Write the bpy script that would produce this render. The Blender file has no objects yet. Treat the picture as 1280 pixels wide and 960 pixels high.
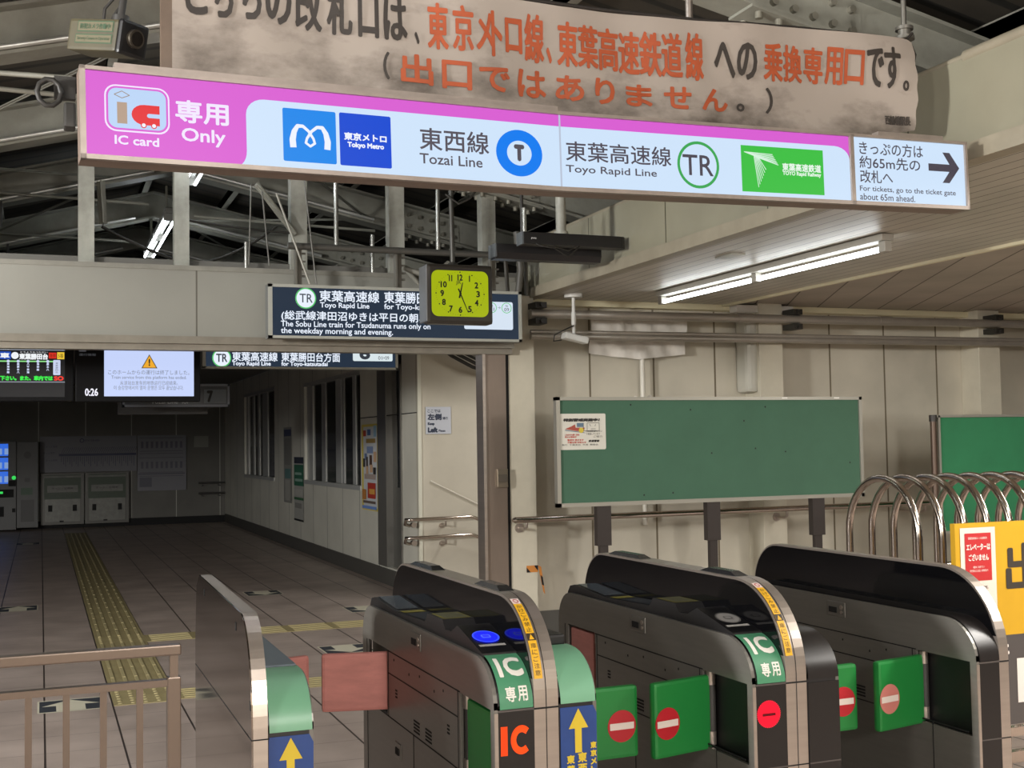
import bpy, bmesh, math, random
from mathutils import Vector, Matrix
random.seed(4)
SC = bpy.context.scene
COL = SC.collection

# ------------------------------------------------------------------ camera, world, exposure
cd = bpy.data.cameras.new('camera'); cam = bpy.data.objects.new('camera', cd); COL.objects.link(cam)
yaw, pitch, roll = math.radians(21.2583), math.radians(2.80416), math.radians(-0.90447)
fw = Vector((math.sin(yaw)*math.cos(pitch), math.cos(yaw)*math.cos(pitch), math.sin(pitch)))
r0 = Vector((math.cos(yaw), -math.sin(yaw), 0)); u0 = r0.cross(fw)
rt = r0*math.cos(roll) + u0*math.sin(roll); up = u0*math.cos(roll) - r0*math.sin(roll)
m4 = Matrix((rt, up, -fw)).transposed().to_4x4(); m4.translation = (0, 0, 1.6)
cam.matrix_world = m4
cd.sensor_width = 36; cd.lens = 1515.61*36/1280; cd.clip_start = .05
SC.camera = cam
SC.view_settings.view_transform = 'Standard'
try: SC.view_settings.look = 'None'
except Exception: pass
SC.view_settings.gamma = 1; SC.view_settings.use_curve_mapping = False
SC.view_settings.exposure = 0.0
wd = bpy.data.worlds.new('night'); SC.world = wd; wd.use_nodes = True
bg = wd.node_tree.nodes['Background']; bg.inputs[0].default_value = (.55, .6, .7, 1); bg.inputs[1].default_value = .03

TUBE = 12.0          # glow of the fluorescent tubes
def area(name, loc, sx, sy, power, col=(1, .96, .9), rot=(0, 0, 0)):
    l = bpy.data.lights.new(name, 'AREA'); l.shape = 'RECTANGLE'; l.size = sx; l.size_y = sy; l.energy = power; l.color = col
    o = bpy.data.objects.new(name, l); COL.objects.link(o); o.location = loc; o.rotation_euler = rot
    return o
# lamps out of the frame at left and along the soffit, plus added fill bulbs
def bulb(name, loc, power, col, r=.4):
    l = bpy.data.lights.new(name, 'POINT'); l.energy = power; l.color = col; l.shadow_soft_size = r
    o = bpy.data.objects.new(name, l); COL.objects.link(o); o.location = loc; return o
bulb('platform_lamp', (-6.0, 3.0, 2.7), 2900, (1, .985, .96))
bulb('platform_lamp', (-4.5, -1.0, 2.8), 450, (1, .97, .93))
bulb('added_roof_light', (-4.2, 12.6, 3.5), 420, (.97, .99, 1), .2)  # added bulb, lights the roof beams in place of the dimmed tubes
bulb('added_roof_light', (-2.6, 7.4, 3.3), 110, (.98, .99, 1), .2)  # second added bulb, for the nearer roof beams
bulb('added_front_light', (1.2, -3.2, 2.9), 900, (1, .96, .92), .3)  # added bulb behind the viewer, brightens faces turned this way
area('soffit_lamp', (4.7, 2.2, 2.72), .15, 2.4, 165, (1, .96, .9))
area('soffit_lamp', (7.6, 4.6, 2.72), .15, 2.4, 165, (1, .96, .9))
area('stair_lamp', (5.1, 10.7, 2.75), .2, 1.2, 42, (1, .98, .95))

# ------------------------------------------------------------------ materials
def lin(c):
    c = c.lstrip('#'); v = [int(c[i:i+2], 16)/255 for i in (0, 2, 4)]
    return tuple(x/12.92 if x <= .04045 else ((x+.055)/1.055)**2.4 for x in v)+(1,)
MATS = {}
def M(name, col, rough=.55, metal=0., noise=0., scale=6., em=None, st=1., spec=.5, stretch=(1, 1, 1), dirt=None, bump=0.):
    if name in MATS: return MATS[name]
    m = bpy.data.materials.new(name); m.use_nodes = True; nt = m.node_tree; b = nt.nodes['Principled BSDF']
    c = lin(col); b.inputs['Base Color'].default_value = c; b.inputs['Roughness'].default_value = rough
    b.inputs['Metallic'].default_value = metal; b.inputs['Specular IOR Level'].default_value = spec
    if em: b.inputs['Emission Color'].default_value = lin(em); b.inputs['Emission Strength'].default_value = st
    if noise or bump:
        tc = nt.nodes.new('ShaderNodeTexCoord'); mp = nt.nodes.new('ShaderNodeMapping'); mp.inputs['Scale'].default_value = stretch
        nz = nt.nodes.new('ShaderNodeTexNoise'); nz.inputs['Scale'].default_value = scale; nz.inputs['Detail'].default_value = 6
        nz.inputs['Roughness'].default_value = .65
        nt.links.new(tc.outputs['Object'], mp.inputs[0]); nt.links.new(mp.outputs[0], nz.inputs['Vector'])
        rp = nt.nodes.new('ShaderNodeValToRGB')
        rp.color_ramp.elements[0].position = .3; rp.color_ramp.elements[1].position = .72
        d = lin(dirt) if dirt else tuple(x*(1-noise) for x in c[:3])+(1,)
        rp.color_ramp.elements[0].color = d
        rp.color_ramp.elements[1].color = tuple(min(1, x*(1+noise*.35)) for x in c[:3])+(1,)
        nt.links.new(nz.outputs['Fac'], rp.inputs[0])
        if noise: nt.links.new(rp.outputs[0], b.inputs['Base Color'])
        if bump:
            bp = nt.nodes.new('ShaderNodeBump'); bp.inputs['Strength'].default_value = bump; bp.inputs['Distance'].default_value = .01
            nt.links.new(nz.outputs['Fac'], bp.inputs['Height']); nt.links.new(bp.outputs[0], b.inputs['Normal'])
    MATS[name] = m; return m
def floor_mat():
    m = bpy.data.materials.new('floor tiles'); m.use_nodes = True; nt = m.node_tree; b = nt.nodes['Principled BSDF']
    N = nt.nodes.new; L = nt.links.new
    tc = N('ShaderNodeTexCoord'); sp = N('ShaderNodeSeparateXYZ'); L(tc.outputs['Object'], sp.inputs[0])
    def joint(out, off, pitch, w):
        a = N('ShaderNodeMath'); a.operation = 'SUBTRACT'; L(out, a.inputs[0]); a.inputs[1].default_value = off-60*pitch
        f = N('ShaderNodeMath'); f.operation = 'MODULO'; L(a.outputs[0], f.inputs[0]); f.inputs[1].default_value = pitch
        s = N('ShaderNodeMath'); s.operation = 'LESS_THAN'; L(f.outputs[0], s.inputs[0]); s.inputs[1].default_value = w
        return s.outputs[0]
    jx = joint(sp.outputs[0], .021, .4, .011); jy = joint(sp.outputs[1], .155, .4, .007)
    wk = N('ShaderNodeMath'); wk.operation = 'MULTIPLY'; L(jy, wk.inputs[0]); wk.inputs[1].default_value = .55
    mx = N('ShaderNodeMath'); mx.operation = 'MAXIMUM'; L(jx, mx.inputs[0]); L(wk.outputs[0], mx.inputs[1])
    nz = N('ShaderNodeTexNoise'); nz.inputs['Scale'].default_value = 2.2; nz.inputs['Detail'].default_value = 8; L(tc.outputs['Object'], nz.inputs['Vector'])
    rp = N('ShaderNodeValToRGB'); rp.color_ramp.elements[0].color = lin('#9b8d84'); rp.color_ramp.elements[1].color = lin('#b8a99f')
    rp.color_ramp.elements[0].position = .3; rp.color_ramp.elements[1].position = .7; L(nz.outputs['Fac'], rp.inputs[0])
    mix = N('ShaderNodeMix'); mix.data_type = 'RGBA'; L(mx.outputs[0], mix.inputs[0]); L(rp.outputs[0], mix.inputs[6]); mix.inputs[7].default_value = lin('#3c3430')
    L(mix.outputs[2], b.inputs['Base Color']); b.inputs['Roughness'].default_value = .42; b.inputs['Specular IOR Level'].default_value = .35
    return m
def stripe_mat(name, base, line, axis, off, pitch, w, rough=.5, metal=0., noise=.12, rot=0.):
    """boards or panels: a thin dark joint every pitch along one axis"""
    m = bpy.data.materials.new(name); m.use_nodes = True; nt = m.node_tree; b = nt.nodes['Principled BSDF']
    N = nt.nodes.new; L = nt.links.new
    tc = N('ShaderNodeTexCoord'); mp = N('ShaderNodeMapping'); mp.inputs['Rotation'].default_value = (0, 0, rot); L(tc.outputs['Object'], mp.inputs[0])
    sp = N('ShaderNodeSeparateXYZ'); L(mp.outputs[0], sp.inputs[0])
    a = N('ShaderNodeMath'); a.operation = 'SUBTRACT'; L(sp.outputs[axis], a.inputs[0]); a.inputs[1].default_value = off-200*pitch
    f = N('ShaderNodeMath'); f.operation = 'MODULO'; L(a.outputs[0], f.inputs[0]); f.inputs[1].default_value = pitch
    s = N('ShaderNodeMath'); s.operation = 'LESS_THAN'; L(f.outputs[0], s.inputs[0]); s.inputs[1].default_value = w
    nz = N('ShaderNodeTexNoise'); nz.inputs['Scale'].default_value = 1.7; nz.inputs['Detail'].default_value = 7; L(tc.outputs['Object'], nz.inputs['Vector'])
    rp = N('ShaderNodeValToRGB'); c = lin(base)
    rp.color_ramp.elements[0].color = tuple(x*(1-noise*1.6) for x in c[:3])+(1,); rp.color_ramp.elements[1].color = c
    rp.color_ramp.elements[0].position = .3; rp.color_ramp.elements[1].position = .62; L(nz.outputs['Fac'], rp.inputs[0])
    mix = N('ShaderNodeMix'); mix.data_type = 'RGBA'; L(s.outputs[0], mix.inputs[0]); L(rp.outputs[0], mix.inputs[6]); mix.inputs[7].default_value = lin(line)
    L(mix.outputs[2], b.inputs['Base Color']); b.inputs['Roughness'].default_value = rough; b.inputs['Metallic'].default_value = metal
    return m

# ------------------------------------------------------------------ mesh helpers
GLYPH = {}
def glyph(body):
    if body in GLYPH: return GLYPH[body]
    c = bpy.data.curves.new('t', 'FONT'); c.body = body; c.size = 1; c.resolution_u = 3
    o = bpy.data.objects.new('t', c); COL.objects.link(o)
    me = bpy.data.meshes.new_from_object(o.evaluated_get(bpy.context.evaluated_depsgraph_get()))
    vs = [(v.co.x, v.co.y) for v in me.vertices]; fs = [tuple(p.vertices) for p in me.polygons]
    bpy.data.objects.remove(o); bpy.data.curves.remove(c); bpy.data.meshes.remove(me)
    x0 = min(v[0] for v in vs); x1 = max(v[0] for v in vs); y0 = min(v[1] for v in vs); y1 = max(v[1] for v in vs)
    vs = [((x-x0)/max(1e-6, x1-x0), (y-y0)/max(1e-6, y1-y0)) for x, y in vs]
    GLYPH[body] = (vs, fs); return GLYPH[body]

class B:
    def __init__(s, tf=None): s.v = []; s.f = []; s.tf = tf; s.sm = set(); s.cuts = []; s.hold = False
    def add(s, vs, fs, smooth=False):
        n = len(s.v); s.v += [tuple(v) for v in vs]
        for f in fs:
            if smooth: s.sm.add(len(s.f))
            s.f.append(tuple(i+n for i in f))
        return s
    def box(s, x0, x1, y0, y1, z0, z1, bev=0.):
        if x1 < x0: x0, x1 = x1, x0
        if y1 < y0: y0, y1 = y1, y0
        if z1 < z0: z0, z1 = z1, z0
        if bev <= 0:
            vs = [(x, y, z) for z in (z0, z1) for y in (y0, y1) for x in (x0, x1)]
            return s.add(vs, [(0, 2, 3, 1), (4, 5, 7, 6), (0, 1, 5, 4), (2, 6, 7, 3), (0, 4, 6, 2), (1, 3, 7, 5)])
        bm = bmesh.new(); bmesh.ops.create_cube(bm, size=1)
        for v in bm.verts: v.co = ((x0+x1)/2+v.co.x*(x1-x0), (y0+y1)/2+v.co.y*(y1-y0), (z0+z1)/2+v.co.z*(z1-z0))
        bmesh.ops.bevel(bm, geom=bm.edges[:], offset=min(bev, .49*min(x1-x0, y1-y0, z1-z0)), segments=2, affect='EDGES', profile=.6)
        s.bm(bm); return s
    def bm(s, bm, smooth=False):
        bm.verts.index_update()
        s.add([v.co[:] for v in bm.verts], [[v.index for v in f.verts] for f in bm.faces], smooth); bm.free(); return s
    def quad(s, a, b, c, d): return s.add([a, b, c, d], [(0, 1, 2, 3)])
    def rect(s, x0, z0, x1, z1, y): return s.quad((x0, y, z0), (x1, y, z0), (x1, y, z1), (x0, y, z1))
    def poly(s, pts, y): return s.add([(p[0], y, p[1]) for p in pts], [tuple(range(len(pts)))])
    def rrect(s, x0, z0, x1, z1, r, y, n=6, which=(1, 1, 1, 1)):
        pts = []
        for k, (cx, cz, a) in enumerate(((x1-r, z0+r, -90), (x1-r, z1-r, 0), (x0+r, z1-r, 90), (x0+r, z0+r, 180))):
            if which[k]:
                for i in range(n+1):
                    t = math.radians(a+90*i/n); pts.append((cx+r*math.cos(t), cz+r*math.sin(t)))
            else: pts.append(((x1, x1, x0, x0)[k], (z0, z1, z1, z0)[k]))
        return s.poly(pts, y)
    def disc(s, cx, cz, rx, y, rz=None, n=32, r_in=0.):
        rz = rz or rx; k = r_in/rx
        P = [(math.cos(2*math.pi*i/n), math.sin(2*math.pi*i/n)) for i in range(n)]
        if not r_in: return s.add([(cx+rx*a, y, cz+rz*b) for a, b in P], [tuple(range(n))])
        vs = [(cx+rx*a, y, cz+rz*b) for a, b in P]+[(cx+rx*a*k, y, cz+rz*b*k) for a, b in P]
        return s.add(vs, [(i, (i+1) % n, n+(i+1) % n, n+i) for i in range(n)])
    def line(s, a, b, w, y):
        dx, dz = b[0]-a[0], b[1]-a[1]; l = math.hypot(dx, dz) or 1; px, pz = -dz/l*w/2, dx/l*w/2
        return s.quad((a[0]-px, y, a[1]-pz), (b[0]-px, y, b[1]-pz), (b[0]+px, y, b[1]+pz), (a[0]+px, y, a[1]+pz))
    def text(s, body, x0, z0, x1, z1, y, bold=0., ital=0.):
        if not s.hold: s.cuts.append(len(s.f))
        vs, fs = glyph(body); w = x1-x0-2*bold; h = z1-z0-2*bold
        offs = [(0, 0)] if not bold else [(0, 0), (-bold, 0), (bold, 0), (0, bold), (0, -bold), (-.7*bold, .7*bold), (.7*bold, .7*bold), (.7*bold, -.7*bold), (-.7*bold, -.7*bold)]
        for k, (ox, oz) in enumerate(offs):
            s.add([(x0+bold+a*w+ox+ital*(c-.5)*h, y-k*.00004, z0+bold+c*h+oz) for a, c in vs], fs)
        return s
    def cyl(s, p, q, r, n=12, r2=None, cap=True):
        p, q = Vector(p), Vector(q); d = (q-p).normalized(); a = d.orthogonal().normalized(); b = d.cross(a)
        r2 = r if r2 is None else r2; vs = []
        for c, rr in ((p, r), (q, r2)):
            vs += [tuple(c+(a*math.cos(2*math.pi*i/n)+b*math.sin(2*math.pi*i/n))*rr) for i in range(n)]
        s.add(vs, [(i, (i+1) % n, n+(i+1) % n, n+i) for i in range(n)], True)
        if cap: s.add(vs, [tuple(range(n-1, -1, -1)), tuple(range(n, 2*n))])
        return s
    def tube(s, pts, r, n=10):
        pts = [Vector(p) for p in pts]; rings = []; prev = None
        for i, p in enumerate(pts):
            d = ((pts[min(i+1, len(pts)-1)]-p).normalized()+(p-pts[max(i-1, 0)]).normalized()).normalized()
            a = d.orthogonal().normalized() if prev is None else (prev-d*prev.dot(d)).normalized()
            prev = a; b = d.cross(a)
            rings.append([tuple(p+(a*math.cos(2*math.pi*k/n)+b*math.sin(2*math.pi*k/n))*r) for k in range(n)])
        vs = [v for g in rings for v in g]; fs = []
        for i in range(len(pts)-1):
            for k in range(n): fs.append((i*n+k, i*n+(k+1) % n, (i+1)*n+(k+1) % n, (i+1)*n+k))
        s.add(vs, fs, True); L = (len(pts)-1)*n
        s.add(vs, [tuple(range(n-1, -1, -1)), tuple(range(L, L+n))]); return s
    def prism(s, prof, x0, x1):
        """profile of (y, z) points extruded along x"""
        n = len(prof); vs = [(x0, y, z) for y, z in prof]+[(x1, y, z) for y, z in prof]
        s.add(vs, [(i, (i+1) % n, n+(i+1) % n, n+i) for i in range(n)]+[tuple(range(n-1, -1, -1)), tuple(range(n, 2*n))]); return s
    def sweep(s, prof, x0, x1, smooth=True):
        """open profile of (y, z) points as a strip between x0 and x1"""
        n = len(prof); vs = [(x0, y, z) for y, z in prof]+[(x1, y, z) for y, z in prof]
        return s.add(vs, [(i, i+1, n+i+1, n+i) for i in range(n-1)], smooth)
    def plate(s, outer, holes, x0, x1):
        """side plate: (y, z) outline with holes, thickness x0..x1"""
        c = bpy.data.curves.new('p', 'CURVE'); c.dimensions = '2D'; c.fill_mode = 'BOTH'; c.extrude = (x1-x0)/2
        for loop in [outer]+holes:
            sp = c.splines.new('POLY'); sp.points.add(len(loop)-1); sp.use_cyclic_u = True
            for p, (y, z) in zip(sp.points, loop): p.co = (y, z, 0, 1)
        o = bpy.data.objects.new('p', c); COL.objects.link(o)
        me = bpy.data.meshes.new_from_object(o.evaluated_get(bpy.context.evaluated_depsgraph_get()))
        xm = (x0+x1)/2
        s.add([(xm+v.co.z, v.co.x, v.co.y) for v in me.vertices], [tuple(p.vertices) for p in me.polygons])
        bpy.data.objects.remove(o); bpy.data.curves.remove(c); bpy.data.meshes.remove(me); return s
    def apart(s, name, mat, parent=None, fix=True):
        """each separate piece becomes a part of its own"""
        key = {}; par = list(range(len(s.v)))
        def root(i):
            while par[i] != i: par[i] = par[par[i]]; i = par[i]
            return i
        for i, v in enumerate(s.v):
            k = tuple(round(c, 4) for c in v)
            if k in key: par[root(i)] = root(key[k])
            else: key[k] = i
        for f in s.f:
            for k in f[1:]: par[root(k)] = root(f[0])
        isl = {}
        for j, f in enumerate(s.f): isl.setdefault(root(f[0]), []).append(j)
        for js in isl.values():
            ids = sorted({k for j in js for k in s.f[j]}); new = {k: n for n, k in enumerate(ids)}
            q = B(s.tf); q.v = [s.v[k] for k in ids]; q.f = [tuple(new[k] for k in s.f[j]) for j in js]
            q.sm = {n for n, j in enumerate(js) if j in s.sm}; o = q.make(name, mat, parent, fix)
        return o
    def make(s, name, mat, parent=None, fix=True, **kw):
        if name.endswith('lettering') and len(s.cuts) > 1:      # every line of writing is a part of its own
            o = None
            for i, c in enumerate(s.cuts):
                e = s.cuts[i+1] if i+1 < len(s.cuts) else len(s.f); fs = s.f[(0 if i == 0 else c):e]
                ids = sorted({k for f in fs for k in f}); new = {k: j for j, k in enumerate(ids)}
                q = B(s.tf); q.v = [s.v[k] for k in ids]; q.f = [tuple(new[k] for k in f) for f in fs]
                o = q.make(name, mat, parent, fix, **kw)
            return o
        vs = [tuple(s.tf(*v)) for v in s.v] if s.tf else s.v
        off = Vector(parent_loc(parent)) if parent else (Vector(kw.pop('at')) if 'at' in kw else Vector((0, 0, 0)))
        me = bpy.data.meshes.new(name); me.from_pydata([tuple(Vector(v)-off) for v in vs], [], s.f); me.update()
        for i in s.sm: me.polygons[i].use_smooth = True
        if mat: me.materials.append(mat)
        if fix:
            bm = bmesh.new(); bm.from_mesh(me); bmesh.ops.recalc_face_normals(bm, faces=bm.faces[:]); bm.to_mesh(me); bm.free()
        o = bpy.data.objects.new(name, me); COL.objects.link(o)
        if parent: o.parent = parent
        else: o.location = off
        for k, v in kw.items(): o[k] = v
        return o
def parent_loc(o):
    p = Vector((0, 0, 0))
    while o: p += o.location; o = o.parent
    return p
def thing(name, label, cat, loc=(0, 0, 0), group=None):
    o = bpy.data.objects.new(name, None); COL.objects.link(o); o.location = loc; o['label'] = label; o['category'] = cat
    if group: o['group'] = group
    return o
def tag(o, label, cat, group=None):
    o['label'] = label; o['category'] = cat
    if group: o['group'] = group
    return o
def arc(cy, cz, ry, rz, a0, a1, n=10):
    return [(cy+ry*math.cos(math.radians(a0+(a1-a0)*i/n)), cz+rz*math.sin(math.radians(a0+(a1-a0)*i/n))) for i in range(n+1)]
ST = dict(kind='structure')

# colours
white_steel = M('white painted steel', '#b7b8ae', .5, noise=.22, scale=3, dirt='#85857b')
cream = M('cream painted concrete', '#b9b09b', .7, noise=.14, scale=2.5)
steel = M('stainless steel', '#b5aaa0', .33, .8, noise=.12, scale=4, stretch=(.4, .4, 8))
brushed = M('brushed gate steel', '#7b7872', .34, .45, noise=.10, scale=5, stretch=(1, 1, 12))
mirror = M('mirror polished steel', '#7d746c', .07, 1.)
chrome = M('polished tube', '#c4bab0', .16, 1.)
black = M('black plastic', '#1b1a1b', .42)
gloss = M('gloss black acrylic', '#08080a', .06, spec=.6)
dgrey = M('dark grey paint', '#3a3835', .5, noise=.15)
gap = M('dark gap', '#0c0b0b', .8)
brown = M('brown metal', '#6e6157', .32, .65)
cable = M('cable sheath', '#26241f', .6)
lamp_m = M('lit tube', '#ffffff', .5, em='#f4fbff', st=TUBE)
lamp_r = M('lit roof tube', '#ffffff', .5, em='#f2faff', st=14)
lamp_f = M('lit far roof tube', '#ffffff', .5, em='#f2faff', st=16)

# ------------------------------------------------------------------ the setting
B().box(-6, 12, -5, 27.2, -.1, 0).make('floor', floor_mat(), **ST)
wallmat = stripe_mat('wall panels', '#c4bdac', '#6d6350', 0, .07, .62, .018, .75)
B().box(3.72, 12, 9.5, 9.62, 0, 2.95).make('wall_right', wallmat, **ST)
B().box(3.72, 12, 9.478, 9.5, 0, .19).make('baseboard_right', M('grey vinyl base', '#5c5a55', .6), **ST)
pil = M('cream pillar paint', '#c6bfac', .65, noise=.08)
for x0, x1 in ((3.56, 3.8), (5.97, 6.215), (8.44, 8.70)):
    B().box(x0, x1, 9.25, 9.5, 0, 2.82, .006).make('pillar', pil, **ST)
# ceilings beside the hall: board soffit, sloped fascia beside it, angled boards further right
B().box(3.8, 5.7, -4, 9.62, 2.81, 2.87).make('ceiling_soffit', stripe_mat('soffit boards', '#b9b3a6', '#5f594e', 0, 3.9, .105, .009, .42), **ST)
B().box(5.7, 12, -4, 9.62, 2.815, 2.87).make('ceiling_right', stripe_mat('angled ceiling boards', '#a89e90', '#4f463a', 0, 0, .30, .013, .6, rot=math.radians(28)), **ST)
B().box(5.68, 5.72, -4, 9.5, 2.79, 2.815).make('trim_ceiling_right', M('cream trim', '#d8cfae', .5), **ST)
B().box(3.72, 12, 9.38, 9.5, 2.76, 2.812).make('trim_wall_right', M('cream trim', '#d8cfae', .5), **ST)
fas = stripe_mat('fascia panels', '#97937f', '#45422f', 1, 1.0, 1.19, .012, .38)
B().box(3.8, 3.86, -4, 9.62, 2.87, 3.27).make('wall_fascia', fas, **ST)
B().box(3.765, 3.86, -4, 9.62, 2.80, 2.88).make('trim_fascia_lower', M('fascia edge', '#9a927f', .5, noise=.15), **ST)
b = B(); b.cyl((3.82, -4, 3.28), (3.82, 4.2, 3.28), .03); b.cyl((3.82, 4.2, 3.28), (3.82, 9.6, 3.28), .018); b.make('trim_fascia_upper', M('fascia edge', '#a8a08c'), **ST)
# header across the passage, with its folded lower edge
hdr = stripe_mat('header panels', '#939289', '#5f5c53', 0, 1.07, 1.75, .012, .55, noise=.05)
B().box(-6, 3.66, 9.2, 9.34, 2.425, 2.92).make('beam_header', hdr, **ST)
b = B(); b.box(-6, 3.58, 9.14, 9.36, 2.37, 2.425); b.box(-6, 3.58, 9.19, 9.3, 2.325, 2.37); b.make('trim_header_lower', M('header edge', '#8d877b', .45, .3, noise=.2), **ST)
B().box(-6, 3.66, 9.19, 9.36, 2.92, 2.955).make('trim_header_upper', M('header cap', '#8f8d83', .5, noise=.2), **ST)
B().box(-6, 3.74, 9.36, 27, 2.955, 3.02).make('ceiling_passage', M('passage ceiling', '#6c6a64', .7), **ST)
# right wall of the passage with its openings
pw = stripe_mat('passage panels', '#d3d1c4', '#4a4943', 1, 14.02, .93, .016, .5, noise=.08)
def xwall(y0, y1, z0, z1): return B().box(3.74, 3.86, y0, y1, z0, z1)
b = B()
for y0, y1, z0, z1 in ((12.46, 13.0, 0, 2.95), (14.0, 14.88, 0, 2.95), (14.88, 18.36, 0, 1.06), (14.88, 18.36, 2.56, 2.95), (18.36, 20.9, 0, 2.95), (20.9, 24.2, 0, 1.04), (20.9, 24.2, 2.64, 2.95), (24.2, 26.9, 0, 2.95), (13.0, 14.0, 2.6, 2.95), (13.0, 14.0, 0, .2)):
    b.box(3.74, 3.86, y0, y1, z0, z1)
b.make('wall_passage', pw, **ST)
B().box(3.715, 3.74, 12.36, 26.8, 0, .18).make('baseboard_passage', M('dark passage base', '#4b4944', .6), **ST)
B().box(3.733, 3.741, 12.36, 14.88, 1.94, 1.95).make('trim_passage', gap, **ST)
alum = M('aluminium frame', '#b4b5b0', .4, .25)
glass_d = M('dark window glass', '#15191b', .08, spec=.6)
def window(n, y0, y1, z0, z1, mulls, fw_):
    w = B().box(3.80, 3.81, y0, y1, z0, z1).make('window_%d' % n, glass_d, at=(3.8, (y0+y1)/2, (z0+z1)/2), **ST)
    f = B(); f.box(3.728, 3.8, y0, y1, z0-.02, z0+.04); f.box(3.734, 3.8, y0, y1, z1-.05, z1); f.box(3.78, 3.8, y0, y0+.06, z0, z1); f.box(3.78, 3.8, y1-fw_, y1, z0, z1)
    f.make('window_frame', alum, w)
    for y, wd_ in mulls: B().box(3.788, 3.80, y-wd_/2, y+wd_/2, z0+.04, z1-.05).make('mullion', alum, w)
    return w
window(1, 14.88, 18.36, 1.06, 2.56, [(15.41, .16), (16.02, .10), (16.30, .32), (17.23, .26)], .42)
window(2, 20.9, 24.2, 1.04, 2.64, [(22.1, .55), (22.8, .2), (23.4, .22)], .25)
d = B().box(3.80, 3.84, 13.0, 14.0, .2, 2.6).make('door_1', M('grey door', '#5b5a55', .45, noise=.1), at=(3.8, 13.5, 1.4), **ST)
f = B(); f.box(3.72, 3.82, 13.62, 14.0, .2, 2.6); f.box(3.72, 3.82, 13.0, 13.05, .2, 2.6); f.box(3.72, 3.82, 13.0, 14.0, 2.5, 2.6); f.make('door_frame', M('door frame grey', '#77756f', .4, .5), d)
B().box(3.79, 3.80, 13.1, 13.4, 1.12, 2.45).make('door_glass', glass_d, d)
# stair recess beyond the steel post
rec = M('recess plaster', '#bcb5a5', .75, noise=.07, scale=3)
B().box(3.74, 7.5, 12.36, 12.46, 0, 3.02).make('wall_recess', rec, **ST)
B().box(3.725, 3.765, 12.345, 12.38, 0, 2.95).make('trim_recess_corner', M('corner trim', '#c8c6b6', .5), **ST)
B().box(3.66, 7.5, 9.62, 12.4, 2.95, 3.02).make('ceiling_recess', M('recess ceiling', '#a49c8a', .7), **ST)
B().box(7.4, 7.5, 9.6, 12.4, 0, 3).make('wall_recess_end', rec, **ST)
# far wall
far = stripe_mat('far wall panels', '#5f5d57', '#a3a299', 0, .867, .918, .016, .6)
B().box(-6, 4, 26.9, 27.05, 0, 3.02).make('wall_far', far, **ST)
B().box(-6, 3.74, 26.86, 26.9, 0, .15).make('baseboard_far', gap, **ST)
B().box(-6, -5.9, 9.3, 27, 0, 3.02).make('wall_left', M('passage left wall', '#6b6961', .6), **ST)
B().box(-8, 12, -5, -4.9, 0, 3.6).make('wall_back_added', M('added back wall', '#b9b2a4', .7, noise=.1), **ST)  # unseen wall added behind the viewer for the gate steel to reflect
# steel door post
p = B().box(3.345, 3.535, 9.22, 9.36, 0, 2.33, .004).make('post_steel', M('brown stainless', '#8a7c70', .34, .5, noise=.1, stretch=(1, 1, .3)), **ST)
B().box(3.325, 3.35, 9.2, 9.36, 0, 2.33).make('trim_post_edge', steel, **ST)
B().box(3.535, 3.565, 9.24, 9.34, 0, 2.33).make('trim_post_gap', gap, **ST)

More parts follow.
